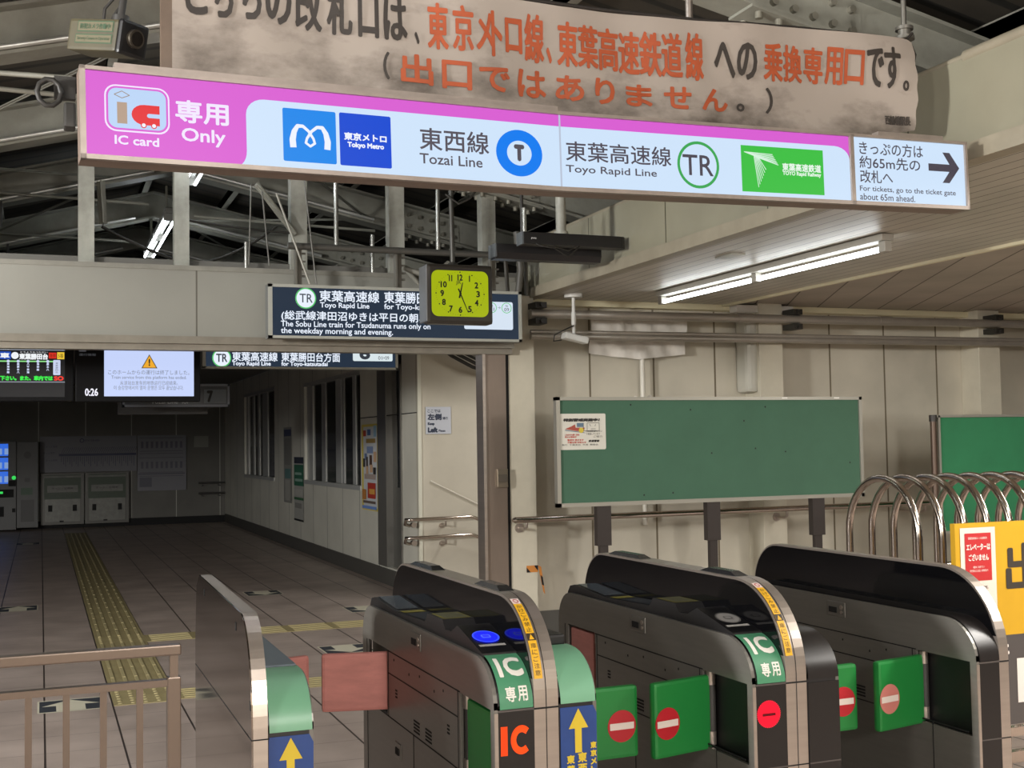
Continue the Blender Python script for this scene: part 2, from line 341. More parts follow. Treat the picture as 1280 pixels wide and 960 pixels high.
# ------------------------------------------------------------------ roof
def zl(x): return 3.84+.26*x if x < 1.15 else 4.139-.21*(x-1.15)
deckm = stripe_mat('roof deck', '#4c463d', '#2c2a26', 1, 0, .25, .06, .7, noise=.2)
b = B()
for dz in (.40, .44):
    for xa, xb in ((-4, 1.15), (1.15, 9)):
        b.quad((xa, -4, zl(xa)+dz), (xb, -4, zl(xb)+dz), (xb, 20, zl(xb)+dz), (xa, 20, zl(xa)+dz))
b.make('roof_deck', deckm, fix=False, **ST)
beam_m = M('roof beam paint', '#9d9d92', .5, noise=.2, scale=2.2, dirt='#7f7d72')
RY = (2.95, 5.05, 7.25, 9.35, 11.45, 13.8, 15.95, 18.0)
for i, y in enumerate(RY):
    b = B()
    for xa, xb in ((-4, 1.15), (1.15, 6.5)):
        for (w, h0, h1) in ((.10, 0, .022), (.012, .022, .27), (.10, .27, .29)):
            za, zb = zl(xa), zl(xb)
            vs = []
            for x, z in ((xa, za), (xb, zb)):
                vs += [(x, y-w, z+h0), (x, y+w, z+h0), (x, y+w, z+h1), (x, y-w, z+h1)]
            b.add(vs, [(0, 1, 5, 4), (1, 2, 6, 5), (2, 3, 7, 6), (3, 0, 4, 7), (0, 3, 2, 1), (4, 5, 6, 7)])
    o = b.make('roof_beam', beam_m, at=(1.15, y, 4.1), **ST)
    if y > 6:
        for xa, xb in ((-3.8, .95), (1.35, 3.0)):
            B().cyl((xa, y-.125, zl(xa)+.035), (xb, y-.125, zl(xb)+.035), .017, 8).make('conduit', M('pale conduit', '#cfd0ca', .35, .5), o)
        if y > 9:
            for x in (-.42, -.33): B().cyl((x, y-.1, zl(x)-.2), (x, y-.1, zl(x)+.03), .012, 8).make('hanger_bolt', dgrey, o)
    if y > 3:  # bolted splice on the right slope
        s = B()
        for xa, xb, h0, h1, yy in ((3.2, 3.9, -.014, 0, .11), (3.2, 3.9, .05, .24, .022)):
            vs = []
            for x in (xa, xb):
                z = zl(x); vs += [(x, y-yy, z+h0), (x, y+yy, z+h0), (x, y+yy, z+h1), (x, y-yy, z+h1)]
            s.add(vs, [(0, 1, 5, 4), (1, 2, 6, 5), (2, 3, 7, 6), (3, 0, 4, 7), (0, 3, 2, 1), (4, 5, 6, 7)])
        s.make('splice_plate', beam_m, o)
        t = B()
        for k in range(6):
            x = 3.26+.115*k; z = zl(x)
            for yo in (-.07, .07): t.cyl((x, y+yo, z-.045), (x, y+yo, z-.012), .02, 8)
            for zo in (.09, .20): t.cyl((x, y-.05, z+zo), (x, y-.02, z+zo), .02, 8)
        t.make('bolts', M('bolt heads', '#8c897c', .5, .3), o)
for x in (-3.3, -2.3, -1.3, -.4, .45, 1.05, 1.9, 2.8, 3.7, 4.7, 5.7):
    z = zl(x)+.29
    b = B(); b.box(x-.03, x+.03, -3, 19.5, z, z+.09); b.box(x-.03, x-.02, -3, 19.5, z+.002, z+.1)
    b.make('roof_purlin', M('purlin paint', '#98968b', .6, noise=.2), **ST)
gb = stripe_mat('gable panels', '#8f8e84', '#403f3a', 0, .1, .75, .02, .5)
b = B(); b.add([(-4, 18.2, 3.4), (1.15, 18.2, 3.4), (1.15, 18.2, zl(1.15)+.45), (-4, 18.2, zl(-4)+.45)], [(0, 1, 2, 3)])
b.add([(1.15, 18.2, 3.4), (4.2, 18.2, 3.4), (4.2, 18.2, zl(4.2)+.45), (1.15, 18.2, zl(1.15)+.45)], [(0, 1, 2, 3)]); b.make('wall_gable', gb, **ST)
# posts standing on the header up to the beam
for x0, x1 in ((.25, .36), (.925, 1.035), (1.80, 1.925), (2.585, 2.71), (3.37, 3.49)):
    b = B(); zt = zl((x0+x1)/2)+.0
    b.box(x0, x1, 9.29, 9.30, 2.92, zt); b.box(x0, x0+.012, 9.30, 9.40, 2.92, zt); b.box(x1-.012, x1, 9.30, 9.40, 2.92, zt)
    b.make('post_roof', white_steel, at=(x0, 9.3, 2.92), **ST)
# braces, tie rods and stays under the roof
def rod(pts, r, label, mat=beam_m, name='tie_rod', cat='rod', grp='rods under the roof'):
    o = B().tube(pts, r, 8).make(name, mat, at=pts[0]); return tag(o, label, cat, grp)
for y, xa, xb, z, lb in ((7.25, -2.2, .28, 3.62, 'thin pale tie rod left of the pink sign, nearest of them all'), (11.45, -1.2, .9, 3.86, 'thin pale tie rod crossing high behind the first roof post'), (13.8, -1.2, .9, 3.9, 'thin pale tie rod crossing low behind the first roof post'), (11.45, 1.3, 3.0, 3.72, 'thin pale tie rod right of the ridge post, crossing the wires'), (13.8, 1.3, 3.6, 3.66, 'thin pale tie rod right of the ridge post, lowest and farthest')):
    rod([(xa, y-.15, z), (xb, y-.15, z-.05)], .014, lb)
def brace(a, c, w, label):
    a, c = Vector(a), Vector(c); b = B()
    d = (c-a).normalized(); s = Vector((0, 1, 0)); n = d.cross(s)
    for sw, sn, h in ((w, .006, 0), (.006, w*.5, 0)):
        vs = []
        for p in (a, c):
            for k1, k2 in ((-1, -1), (1, -1), (1, 1), (-1, 1)): vs.append(tuple(p+s*sw*k1+n*sn*k2))
        b.add(vs, [(0, 1, 5, 4), (1, 2, 6, 5), (2, 3, 7, 6), (3, 0, 4, 7), (0, 3, 2, 1), (4, 5, 6, 7)])
    o = b.make('roof_brace', M('brace paint', '#8f8f85', .5, noise=.2), at=tuple(a)); return tag(o, label, 'brace')
brace((1.52, 9.2, 3.60), (1.83, 9.28, 3.24), .05, 'short angled steel brace meeting the third roof post from the left')
brace((.41, 9.45, 3.60), (.43, 9.45, 3.28), .06, 'short steel hanger plate right of the first roof post')
k = 0
for i in range(2, 6):
    ya, yb = RY[i]+.1, RY[i+1]-.1
    for xa, xb in ((1.5, 2.9), (2.9, 1.5), (.6, -.9), (-.9, .6)):
        if (i+(xa < xb)) % 2: continue
        k += 1
        brace((xa, ya, zl(xa)+.05), (xb, yb, zl(xb)+.05), .035, 'grey diagonal brace under the roof, number'.replace(', number', '')+(' right of the ridge' if xa > 1 else ' left of the ridge')+', '+('nearest the banner', 'over the line sign', 'beyond the header', 'farthest back')[i-2])
def sagline(a, c, sag, n=12):
    a, c = Vector(a), Vector(c)
    return [tuple(a.lerp(c, i/n)-Vector((0, 0, sag*4*(i/n)*(1-i/n)))) for i in range(n+1)]
def wire(a, c, sag, r, label, mat=cable):
    o = B().tube(sagline(a, c, sag), r, 6).make('overhead_cable', mat, at=a); return tag(o, label, 'cable')
wire((.42, 9.5, 3.27), (1.02, 9.6, 3.04), .02, .012, 'dark twisted cable sloping down to the ridge post')
wire((1.05, 9.45, 3.0), (1.72, 9.45, 3.33), .06, .011, 'dark twisted cable rising from ridge post to the brace')
wire((1.03, 9.33, 3.32), (1.81, 9.33, 3.26), .01, .009, 'black cable running level right of the ridge post')
wire((1.45, 9.0, 3.55), (1.43, 9.0, 2.95), 0, .006, 'grey wire hanging at left of the stay wires', M('wire', '#6d6c66', .5))
wire((1.53, 9.0, 3.5), (1.58, 9.0, 2.95), 0, .006, 'grey wire hanging straight beside the slanted stay', M('wire', '#6d6c66', .5))
wire((1.60, 8.80, 3.45), (1.85, 8.84, 2.80), 0, .008, 'slanted pale stay wire reaching the dark platform sign', M('pale wire', '#a5a399', .5))
wire((1.74, 8.85, 4.28), (1.90, 8.85, 2.80), 0, .006, 'steep thin stay wire reaching the dark platform sign', M('wire', '#6d6c66', .5))
wire((-.35, 6.6, 3.52), (.14, 6.4, 3.47), .0, .014, 'pale rod running behind the left end of the pink sign', beam_m)
b = B(); b.tube([(2.63, 9.05, 2.98), (2.75, 9.0, 2.93), (2.9, 9.0, 2.95), (3.0, 9.05, 3.03)], .022, 8); b.tube([(2.66, 9.15, 3.0), (2.8, 9.15, 2.86), (2.86, 9.15, 2.7)], .02, 8)
tag(b.make('conduit', M('grey conduit', '#8b897f', .5), at=(2.8, 9.1, 2.9)), 'bent grey conduits behind the yellow clock and its sign', 'conduit')
b = B(); b.tube([(3.56, 9.0, 3.3), (3.6, 9.02, 3.0), (3.58, 9.05, 2.75)], .03, 8); b.tube([(3.67, 9.1, 3.4), (3.68, 9.1, 2.8)], .018, 8); b.tube([(3.5, 9.1, 3.1), (3.52, 9.1, 2.75)], .018, 8)
tag(b.make('conduit', M('dark conduit', '#54524c', .5), at=(3.6, 9.0, 3)), 'dark vertical conduits beside the start of the ceiling fascia', 'conduit')
# twin tube lamps along the ridge
for i, (y0, y1, lb) in enumerate(((11.78, 14.12, 'twin tube roof lamp hanging low between the second and third posts'), (7.75, 10.12, 'twin tube roof lamp partly hidden by the pink sign'), (3.4, 5.75, 'twin tube roof lamp over the hall, high above the cloth banner'))):
    t = thing('roof_lamp', lb, 'lamp', (1.13, (y0+y1)/2, 3.85), 'twin tube lamps along the roof ridge')
    b = B(); b.box(1.09, 1.17, y0-.05, y1+.05, 3.82, 3.88, .008); b.make('lamp_body', M('grey lamp body', '#6a6964', .5), t)
    for x in (1.085, 1.175):
        B().cyl((x, y0, 3.765), (x, y1, 3.765), .0125, 12).make('tube', lamp_f if i == 0 else lamp_r, t)
    b = B()
    for y in (y0-.03, (y0+y1)/2, y1+.0):
        b.box(1.075, 1.185, y, y+.03, 3.755, 3.83)
    b.apart('lamp_holder', M('grey lamp body', '#6a6964'), t)
    b = B(); b.cyl((1.13, y0+.3, 3.87), (1.13, y0+.3, 4.15), .012); b.cyl((1.13, y1-.3, 3.87), (1.13, y1-.3, 4.15), .012); b.apart('hanger', beam_m, t)
# soffit lamp: one long housing with two bare tubes
t = thing('soffit_lamp', 'long ceiling lamp with two bare tubes under the board soffit', 'lamp', (4.67, 7.26, 2.81))
B().box(4.625, 4.715, 5.83, 8.66, 2.765, 2.806, .006).make('lamp_body', M('lamp housing', '#9a978e', .45), t)
b = B()
for y in (5.83, 7.22, 8.6): b.box(4.645, 4.695, y, y+.06, 2.70, 2.765, .006)
b.apart('lamp_holder', M('lamp housing', '#9a978e', .45), t)
for y0, y1 in ((5.90, 7.22), (7.29, 8.6)): B().cyl((4.67, y0, 2.722), (4.67, y1, 2.722), .016, 14).make('tube', lamp_m, t)
tag(B().box(4.16, 4.27, 6.75, 6.95, 2.80, 2.812, .003).make('ceiling_plate', white_steel, at=(4.2, 6.85, 2.81)), 'small white plate on the soffit left of the bare tubes', 'plate')

# ------------------------------------------------------------------ text-bearing helpers
ink = M('sign ink', '#2e2b33', .5)
def emis(hexc, st=1.): return M('lit '+hexc+str(st), '#060606', .35, em=hexc, st=st, spec=.2)

# ------------------------------------------------------------------ big pink and white sign
SO = Vector((.112, 3.9, 2.475)); a_, t_ = math.radians(2.5), math.radians(1.08)
SU = Vector((math.cos(a_)*math.cos(t_), math.sin(a_)*math.cos(t_), math.sin(t_)))
SN = SU.cross(Vector((0, 0, 1))).normalized(); SV = SN.cross(SU)*-1
if SV.z < 0: SV = -SV
SB = -SN if SN.y < 0 else SN    # points away from the viewer
SL = 3.565
def sag(u): return -.0176*min(u/1.64, (SL-u)/(SL-1.64))
def stf(x, y, z): return SO+SU*x+SV*(z+sag(x))+SB*y
def SBd(): return B(stf)
sg = thing('transfer_gate_sign', 'long backlit pink and white sign over the ticket gates', 'sign', tuple(SO+SU*1.78+SV*.3))
fr = M('sign frame beige', '#a0958d', .4, .35, noise=.2, scale=9)
b = SBd()
for x0, x1 in ((0, 1.64), (1.64, SL)):
    b.box(x0, x1, .012, .105, .018, .306)
b.make('light_box', M('sign housing', '#77675c', .5), sg)
b = SBd()
for x0, x1 in ((0, 1.64), (1.64, SL)):
    b.box(x0, x1, -.008, .02, .296, .308); b.box(x0, x1, -.008, .02, .018, .033)
b.box(0, .017, -.008, .02, .018, .308); b.box(SL-.012, SL, -.008, .02, .018, .308); b.box(2.945, 2.963, -.008, .02, .018, .305)
b.make('frame', fr, sg)
for x0, x1 in ((.104, .70), (.70, 1.64), (3.107, 3.45)): SBd().box(x0, x1, .01, .05, .306, .330).make('lamp_cover', fr, sg)
pinkm = emis('#d95fd2'); whm = emis('#cfe4fb'); Wt = emis('#eef2ff')
b = SBd()
for x0, x1 in ((.017, .512), ): b.rect(x0, .03, x1, .298, .004)
for x0, x1 in ((.512, 1.64), (1.64, 2.945)): b.rect(x0, .2, x1, .298, .004)
b.make('pink_face', pinkm, sg, fix=False)
# white field, rounded corners, flared lower left
b = SBd()
pts = [(.478, .030)]+[(.478+.031*math.sin(t*math.pi/2/6), .030+.05*(1-math.cos(t*math.pi/2/6))) for t in range(1, 7)]
pts += [(.509, .20)]+[(.569-.06*math.cos(t*math.pi/2/6), .20+.053*math.sin(t*math.pi/2/6)) for t in range(1, 7)]+[(1.638, .254), (1.638, .030)]
b.poly(pts[::-1], .002)
pts = [(1.643, .030), (2.945, .030)]+[(2.945-.075+.075*math.cos(t*math.pi/2/6), .20+.053*math.sin(t*math.pi/2/6)) for t in range(0, 7)]+[(1.643, .254)]
b.poly(pts, .002)
b.rect(2.963, .03, SL-.012, .298, .002)
b.make('white_face', whm, sg, fix=False)
b = SBd(); b.rect(1.637, .03, 1.644, .30, .0015); b.make('face_joint', emis('#b9c3d6'), sg, fix=False)
# IC card emblem
b = SBd(); b.rrect(.072, .111, .268, .258, .035, .001); b.make('emblem_border', emis('#f2e4ff'), sg, fix=False)
b = SBd(); b.rrect(.077, .116, .263, .253, .031, 0); b.make('emblem_ring', pinkm, sg, fix=False)
b = SBd(); b.rrect(.083, .122, .257, .247, .026, -.001); b.make('emblem_field', emis('#b9d3f5'), sg, fix=False)
b = SBd(); b.rect(.109, .136, .139, .203, -.002); b.make('emblem_bar', emis('#b39a86'), sg, fix=False)
b = SBd()
dm = [(.101, .226), (.124, .216), (.147, .226), (.124, .238)]
for i in range(4): b.line(dm[i], dm[(i+1) % 4], .0025, -.002)
b.make('emblem_diamond', emis('#9a8878'), sg, fix=False)
b = SBd()
pts = [(.237, .200)]+[(.190-.038*math.sin(math.pi*t/10), .168+.032*math.cos(math.pi*t/10)) for t in range(0, 11)]+[(.237, .136), (.237, .160), (.205, .160)]+[(.205-.0065*math.sin(math.pi*t/6), .1665-.0065*math.cos(math.pi*t/6)) for t in range(1, 7)]+[(.237, .173)]
b.poly(pts[::-1], -.002); b.make('emblem_train', emis('#e3242b'), sg, fix=False)
b = SBd()
for x in (.188, .219): b.disc(x, .135, .009, -.003)
b.apart('emblem_wheel', emis('#e3242b'), sg, fix=False)
b = SBd()
for x in (.188, .219): b.disc(x, .135, .006, -.004)
b.apart('emblem_hub', Wt, sg, fix=False)
b = SBd(); b.text('IC card', .100, .070, .234, .099, -.001, .0012); b.text('専用', .285, .154, .453, .228, -.001, .0022); b.text('Only', .303, .083, .441, .139, -.001, .0014)
b.make('white_lettering', emis('#f0e6ff'), sg, fix=False)
# operator squares
b = SBd(); b.rrect(.628, .056, .807, .232, .006, .0); b.make('blue_square', emis('#0a86ea'), sg, fix=False)
b = SBd()
cx, cz = .7185, .143
def ml(u, v): return (cx+u*.0635, cz+v*.0405)
import itertools
def stroke(b, pts, w, y):
    for i in range(len(pts)-1): b.line(pts[i], pts[i+1], w, y-.00003*i)
    for i, p in enumerate(pts[1:-1]): b.disc(p[0], p[1], w/2, y-.00003*i, n=10)
hp = [(-.90, -1.0), (-.93, -.35), (-.84, .3), (-.66, .78), (-.38, .80), (-.08, .42), (.17, -.18), (.24, -.55), (.0, -.82), (-.24, -.55), (-.17, -.18), (.08, .42), (.38, .80), (.66, .78), (.84, .3), (.93, -.35), (.90, -1.0)]
hw = [.021, .021, .0175, .013, .0105, .0095, .0085, .008, .0078, .008, .0085, .0095, .0105, .013, .0175, .021, .021]
for i in range(len(hp)-1):
    p, q = ml(*hp[i]), ml(*hp[i+1]); dx, dz = q[0]-p[0], q[1]-p[1]; l = math.hypot(dx, dz); nx_, nz2 = -dz/l, dx/l
    y = -.001-.00003*i
    b.quad((p[0]-nx_*hw[i]/2, y, p[1]-nz2*hw[i]/2), (q[0]-nx_*hw[i+1]/2, y, q[1]-nz2*hw[i+1]/2), (q[0]+nx_*hw[i+1]/2, y, q[1]+nz2*hw[i+1]/2), (p[0]+nx_*hw[i]/2, y, p[1]+nz2*hw[i]/2))
    if 0 < i: b.disc(p[0], p[1], hw[i]/2, y, n=12)
b.make('heart_emblem', Wt, sg, fix=False)
b = SBd(); b.rrect(.819, .055, .999, .233, .006, .0); b.make('navy_square', emis('#0a49d2'), sg, fix=False)
b = SBd(); b.text('東京メトロ', .834, .141, .983, .168, -.001, .0012); b.text('Tokyo Metro', .845, .113, .973, .136, -.001, .0012); b.make('square_lettering', Wt, sg, fix=False)
SI = M('sign lettering', '#2b2a33', .5, em='#3d3845', st=.8)
b = SBd(); b.text('東西線', 1.102, .129, 1.360, .207, 0, .0010); b.text('Tozai Line', 1.100, .081, 1.333, .117, 0, .0006)
b.text('東葉高速線', 1.661, .130, 2.104, .203, 0, .0007); b.text('Toyo Rapid Line', 1.659, .080, 2.039, .115, 0, .0005); b.make('line_lettering', SI, sg, fix=False)
b = SBd(); b.disc(1.4765, .144, .090, 0, .0835, 40, .048); b.make('line_ring', emis('#0a7cf0'), sg, fix=False)
b = SBd(); b.text('T', 1.456, .115, 1.496, .175, 0, .005); b.text('TR', 2.154, .102, 2.290, .181, 0, .0008); b.make('ring_lettering', SI, sg, fix=False)
b = SBd(); b.disc(2.2235, .143, .0935, 0, .0905, 40, .082); b.make('green_ring', emis('#3fa655'), sg, fix=False)
b = SBd(); b.rect(2.419, .050, 2.811, .231, 0); b.make('green_field', emis('#3fbf45'), sg, fix=False)
b = SBd()
b.line((2.433, .2055), (2.50, .186), .003, -.001)
for k in range(7):   # wing of blades: seven sweep right, seven hang down
    t = k/6
    b.line((2.436+.066*t, .2050-.021*t), (2.566+.026*t, .2005-.040*t), .0033, -.001-.0001*k)
    b.line((2.478+.022*t, .192-.008*t), (2.4955+.037*t, .069+.070*t), .0030, -.0012-.0001*k)
b.make('wing_emblem', emis('#d9f3e0'), sg, fix=False)
b = SBd(); b.text('東葉高速鉄道', 2.610, .139, 2.798, .171, -.001, .001); b.text('TOYO Rapid Railway', 2.611, .118, 2.797, .139, -.001, .0008); b.make('green_field_lettering', emis('#e8f7ea'), sg, fix=False)
b = SBd(); b.text('きっぷの方は', 2.995, .226, 3.328, .281, 0, .0005); b.text('約65m先の', 2.993, .169, 3.310, .221, 0, .0005); b.text('改札へ', 2.994, .110, 3.162, .163, 0, .0005)
b.text('For tickets, go to the ticket gate', 2.990, .070, 3.497, .098, 0, .0003); b.text('about 65m ahead.', 2.989, .040, 3.275, .067, 0, .0003); b.make('ticket_lettering', SI, sg, fix=False)
b = SBd(); b.poly([(3.355, .176), (3.468, .176), (3.428, .128), (3.466, .128), (3.523, .193), (3.472, .257), (3.434, .257), (3.470, .207), (3.355, .207)], 0); b.make('arrow', SI, sg, fix=False)
# hangers of the sign
b = B(); b.box(.36, .395, 4.02, 4.06, 2.78, 4.25); b.make('hanger_post', M('brown hanger', '#6b5a4c', .5, noise=.25), sg)
b = B(); b.cyl((2.515, 4.36, 2.8), (2.515, 4.36, 4.2), .016); b.apart('hanger_rod', steel, sg)

# ------------------------------------------------------------------ banner
def by(x, z):
    return 4.3+.010*math.sin(2.1*x+3*z)+.006*math.sin(6.3*x-4*z+1)+.004*math.sin(15*x+6*z)+(.02*math.sin((x-3.1)*7+(z-3.0)*9) if x > 3.0 else .0)*min(1, (x-3.0)*3)
TOP = [(.405, 3.42), (1.0, 3.36), (1.698, 3.325), (1.90, 3.318), (2.47, 3.328), (3.02, 3.352), (3.565, 3.362), (3.60, 3.346)]
BOT = [(.42, 2.86), (.94, 2.86), (1.89, 2.85), (3.0, 2.87), (3.45, 2.93), (3.603, 2.955)]
def interp(P, x):
    if x <= P[0][0]: return P[0][1]
    for (xa, za), (xb, zb) in zip(P, P[1:]):
        if x <= xb: return za+(zb-za)*(x-xa)/(xb-xa)
    return P[-1][1]
bn = thing('cloth_banner', 'long dirty cloth banner with orange and black characters above the pink sign', 'banner', (2.0, 4.3, 3.36))
def cloth_mat():
    m = bpy.data.materials.new('dirty cloth'); m.use_nodes = True; nt = m.node_tree; b = nt.nodes['Principled BSDF']; N = nt.nodes.new; L = nt.links.new
    tc = N('ShaderNodeTexCoord'); mp = N('ShaderNodeMapping'); mp.inputs['Scale'].default_value = (1, 1, 1.8); L(tc.outputs['Object'], mp.inputs[0])
    nz = N('ShaderNodeTexNoise'); nz.inputs['Scale'].default_value = 3.2; nz.inputs['Detail'].default_value = 9; nz.inputs['Roughness'].default_value = .62; L(mp.outputs[0], nz.inputs['Vector'])
    sp = N('ShaderNodeSeparateXYZ'); L(tc.outputs['Object'], sp.inputs[0])
    mr = N('ShaderNodeMapRange'); mr.inputs[1].default_value = -.52; mr.inputs[2].default_value = -.22; mr.inputs[3].default_value = -.20; mr.inputs[4].default_value = .06; L(sp.outputs[2], mr.inputs[0])
    ad = N('ShaderNodeMath'); L(nz.outputs['Fac'], ad.inputs[0]); L(mr.outputs[0], ad.inputs[1])
    rp = N('ShaderNodeValToRGB'); e = rp.color_ramp.elements; e[0].position = .20; e[0].color = lin('#574e46'); e[1].position = .50; e[1].color = lin('#a79c92')
    L(ad.outputs[0], rp.inputs[0]); L(rp.outputs[0], b.inputs['Base Color']); b.inputs['Roughness'].default_value = .75
    return m
nx, nz_ = 120, 18; vs = []; fs = []
for i in range(nx+1):
    for j in range(nz_+1):
        x = .405+(3.60-.405)*i/nx+(.004*math.sin(j*1.3) if i == nx else 0); z = interp(BOT, x)+(interp(TOP, x)-interp(BOT, x))*j/nz_
        vs.append((x, by(x, z), z))
for i in range(nx):
    for j in range(nz_): a = i*(nz_+1)+j; fs.append((a, a+nz_+1, a+nz_+2, a+1))
B().add(vs, fs, True).make('cloth', cloth_mat(), bn, fix=False)
def btf(x, y, z): return (x, by(x, z)+y, z)
CH = [('こ',0.504,3.203,0.077,0.172,0),('ち',0.595,3.202,0.072,0.173,0),('ら',0.696,3.206,0.068,0.175,0),('の',0.791,3.200,0.095,0.176,0),('改',0.901,3.195,0.100,0.183,0),('札',1.016,3.194,0.096,0.185,0),('口',1.124,3.191,0.079,0.175,0),('は',1.228,3.191,0.093,0.176,0),('、',1.311,3.124,0.019,0.049,0),('東',1.394,3.179,0.083,0.182,1),('京',1.493,3.181,0.084,0.180,1),('メ',1.581,3.178,0.072,0.150,1),('ト',1.630,3.174,0.046,0.182,1),('ロ',1.702,3.176,0.073,0.139,1),('線',1.790,3.176,0.084,0.194,1),('、',1.853,3.116,0.024,0.064,1),('東',1.933,3.169,0.090,0.180,1),('葉',2.023,3.169,0.091,0.174,1),('高',2.114,3.169,0.092,0.176,1),('速',2.207,3.165,0.094,0.177,1),('鉄',2.301,3.168,0.099,0.185,1),('道',2.396,3.172,0.096,0.186,1),('線',2.500,3.176,0.086,0.201,1),('へ',2.644,3.177,0.100,0.149,0),('の',2.749,3.181,0.097,0.157,0),('乗',2.878,3.190,0.099,0.165,1),('換',2.978,3.193,0.097,0.159,1),('専',3.083,3.197,0.098,0.157,1),('用',3.186,3.204,0.091,0.162,1),('口',3.286,3.207,0.097,0.149,1),('で',3.387,3.213,0.085,0.171,0),('す',3.473,3.218,0.086,0.186,0),('。',3.539,3.142,0.030,0.047,0),('（',1.189,3.005,0.025,0.106,0),('出',1.307,3.002,0.128,0.116,1),('口',1.465,2.996,0.119,0.111,1),('で',1.617,2.995,0.128,0.097,1),('は',1.776,2.994,0.124,0.111,1),('あ',1.940,2.994,0.124,0.102,1),('り',2.093,2.995,0.088,0.107,1),('ま',2.246,2.993,0.119,0.092,1),('せ',2.418,2.998,0.126,0.093,1),('ん',2.594,3.004,0.126,0.094,1),('。',2.719,2.985,0.039,0.034,0),('）',2.857,3.024,0.036,0.110,0)]
ob, bb = B(btf), B(btf); ob.hold = bb.hold = True; last = None
for c, x, z, w, h, k in CH:
    if last is None or k != last[0] or abs(x-last[1]) > .5: (ob if k else bb).cuts.append(len((ob if k else bb).f))
    last = (k, x)
    bo = .0028 if c in '（）、。' else (.0036 if k else .0042)
    (ob if k else bb).text(c, x-w/2, z-h/2, x+w/2, z+h/2, -.004, bo)
bb.hold = False; bb.text('西船橋駅長', 3.449, 2.972, 3.572, 3.012, -.006, .0012, -.2)
ob.make('orange_lettering', M('orange print', '#b5552f', .6, noise=.2, scale=7), bn, fix=False)
bb.make('black_lettering', M('black print', '#3a332e', .6, noise=.15, scale=7), bn, fix=False)
b = B(); b.tube([(x, 4.31, interp(TOP, x)+.006) for x in (.41, .8, 1.2, 1.7, 2.1, 2.5, 3.0, 3.4, 3.58)]+[(3.62, 4.31, 3.40)], .007, 6); b.tube([(3.6, 4.3, 3.35), (3.625, 4.3, 3.3), (3.615, 4.3, 3.25), (3.6, 4.3, 3.28)], .005, 6)
b.make('rope', M('dirty rope', '#2b2622', .8), bn)
# glass insulator at the right end of the rope
b = B(); b.cyl((3.65, 4.4, 3.40), (3.65, 4.4, 3.415), .045, 16); b.cyl((3.65, 4.4, 3.415), (3.65, 4.4, 3.445), .028, 16); b.cyl((3.65, 4.4, 3.445), (3.65, 4.4, 3.46), .04, 16); b.cyl((3.65, 4.4, 3.46), (3.65, 4.4, 3.75), .012)
tag(b.make('rope_anchor', M('galvanised', '#8d8a82', .4, .7), at=(3.65, 4.4, 3.4)), 'round metal spool anchor above the right end of the banner', 'anchor')

# ------------------------------------------------------------------ security camera, top left
cc = thing('security_camera', 'beige box security camera with green stickers hanging at top left', 'camera', (.24, 4.6, 3.2))
ax = Vector((.62, -.76, -.20)).normalized(); sx_ = ax.cross(Vector((0, 0, 1))).normalized(); uz = sx_.cross(ax)
CO = Vector((.235, 4.62, 3.105))
def ctf(x, y, z): return CO+sx_*x+ax*(-y)+uz*z
b = B(ctf); b.box(-.062, .062, -.10, .16, -.055, .062, .012); b.make('housing', M('beige housing', '#4c4733', .55, noise=.25), cc)
b = B(ctf); b.box(-.064, .064, -.125, -.10, -.06, .066, .012); b.make('front_plate', black, cc)
b = B(ctf)
pts = [tuple(ctf(0, 0, 0))]
b.tf = None; c0 = ctf(.004, -.125, .005); c1 = ctf(.004, -.142, .005); b.cyl(c0, c1, .034, 20); b.make('lens_ring', M('lens ring', '#6e675c', .3, .7), cc)
b = B(); b.cyl(ctf(.004, -.140, .005), ctf(.004, -.1445, .005), .026, 20); b.make('lens', M('lens glass', '#17120f', .05, spec=.8), cc)
def side(x, y, z): return ctf(-.0635+z*0-x*0, 0, 0)
def cst(x, y, z): return CO+sx_*(-.0632+y)+ax*(.10-x)*-1*-1+uz*z
# stickers sit on the left flank
def fl(x, y, z): return CO+sx_*(.0628-y)+ax*(x-.12)+uz*z
b = B(fl); b.rect(.01, .012, .20, .052, 0); b.rect(.005, -.03, .20, .004, 0); b.make('green_sticker', M('green sticker', '#2f4a30', .5), cc)
b = B(fl); b.rect(.014, .016, .196, .048, -.001); b.rect(.009, -.026, .196, .000, -.001); b.make('sticker_field', M('sticker field', '#5f5a43', .5), cc)
b = B(fl); b.text('防犯カメラ作動中', .026, .022, .186, .042, -.002, .0006); b.text('Security Camera in Operation', .018, -.021, .188, -.006, -.002); b.make('sticker_lettering', M('sticker ink', '#2f4a30', .5), cc)
b = B(); b.cyl((.27, 4.60, 3.16), (.27, 4.60, 3.19), .03, 12); b.cyl((.27, 4.6, 3.19), (.285, 4.6, 3.30), .014); b.cyl((.285, 4.6, 3.3), (.285, 4.6, 4.25), .016)
b.tube([(.21, 4.62, 3.17), (.215, 4.62, 3.22), (.245, 4.62, 3.26), (.27, 4.62, 3.32)], .006, 6); b.tube([(.235, 4.62, 3.165), (.25, 4.62, 3.20), (.275, 4.62, 3.24)], .008, 6)
b.make('bracket', dgrey, cc)
# round bell and box left of the pink sign
b = B(); b.tube([(.03+.05*math.cos(a*.63), 5.62, 3.17+.06*math.sin(a*.63)) for a in range(11)], .012, 8); b.box(.05, .14, 5.66, 5.70, 3.16, 3.26); b.box(.09, .14, 5.6, 5.70, 3.02, 3.13, .01)
tag(b.make('wall_bell', dgrey, at=(0, 5.6, 3.1)), 'dark round bell and box beside the left end of the pink sign', 'bell')

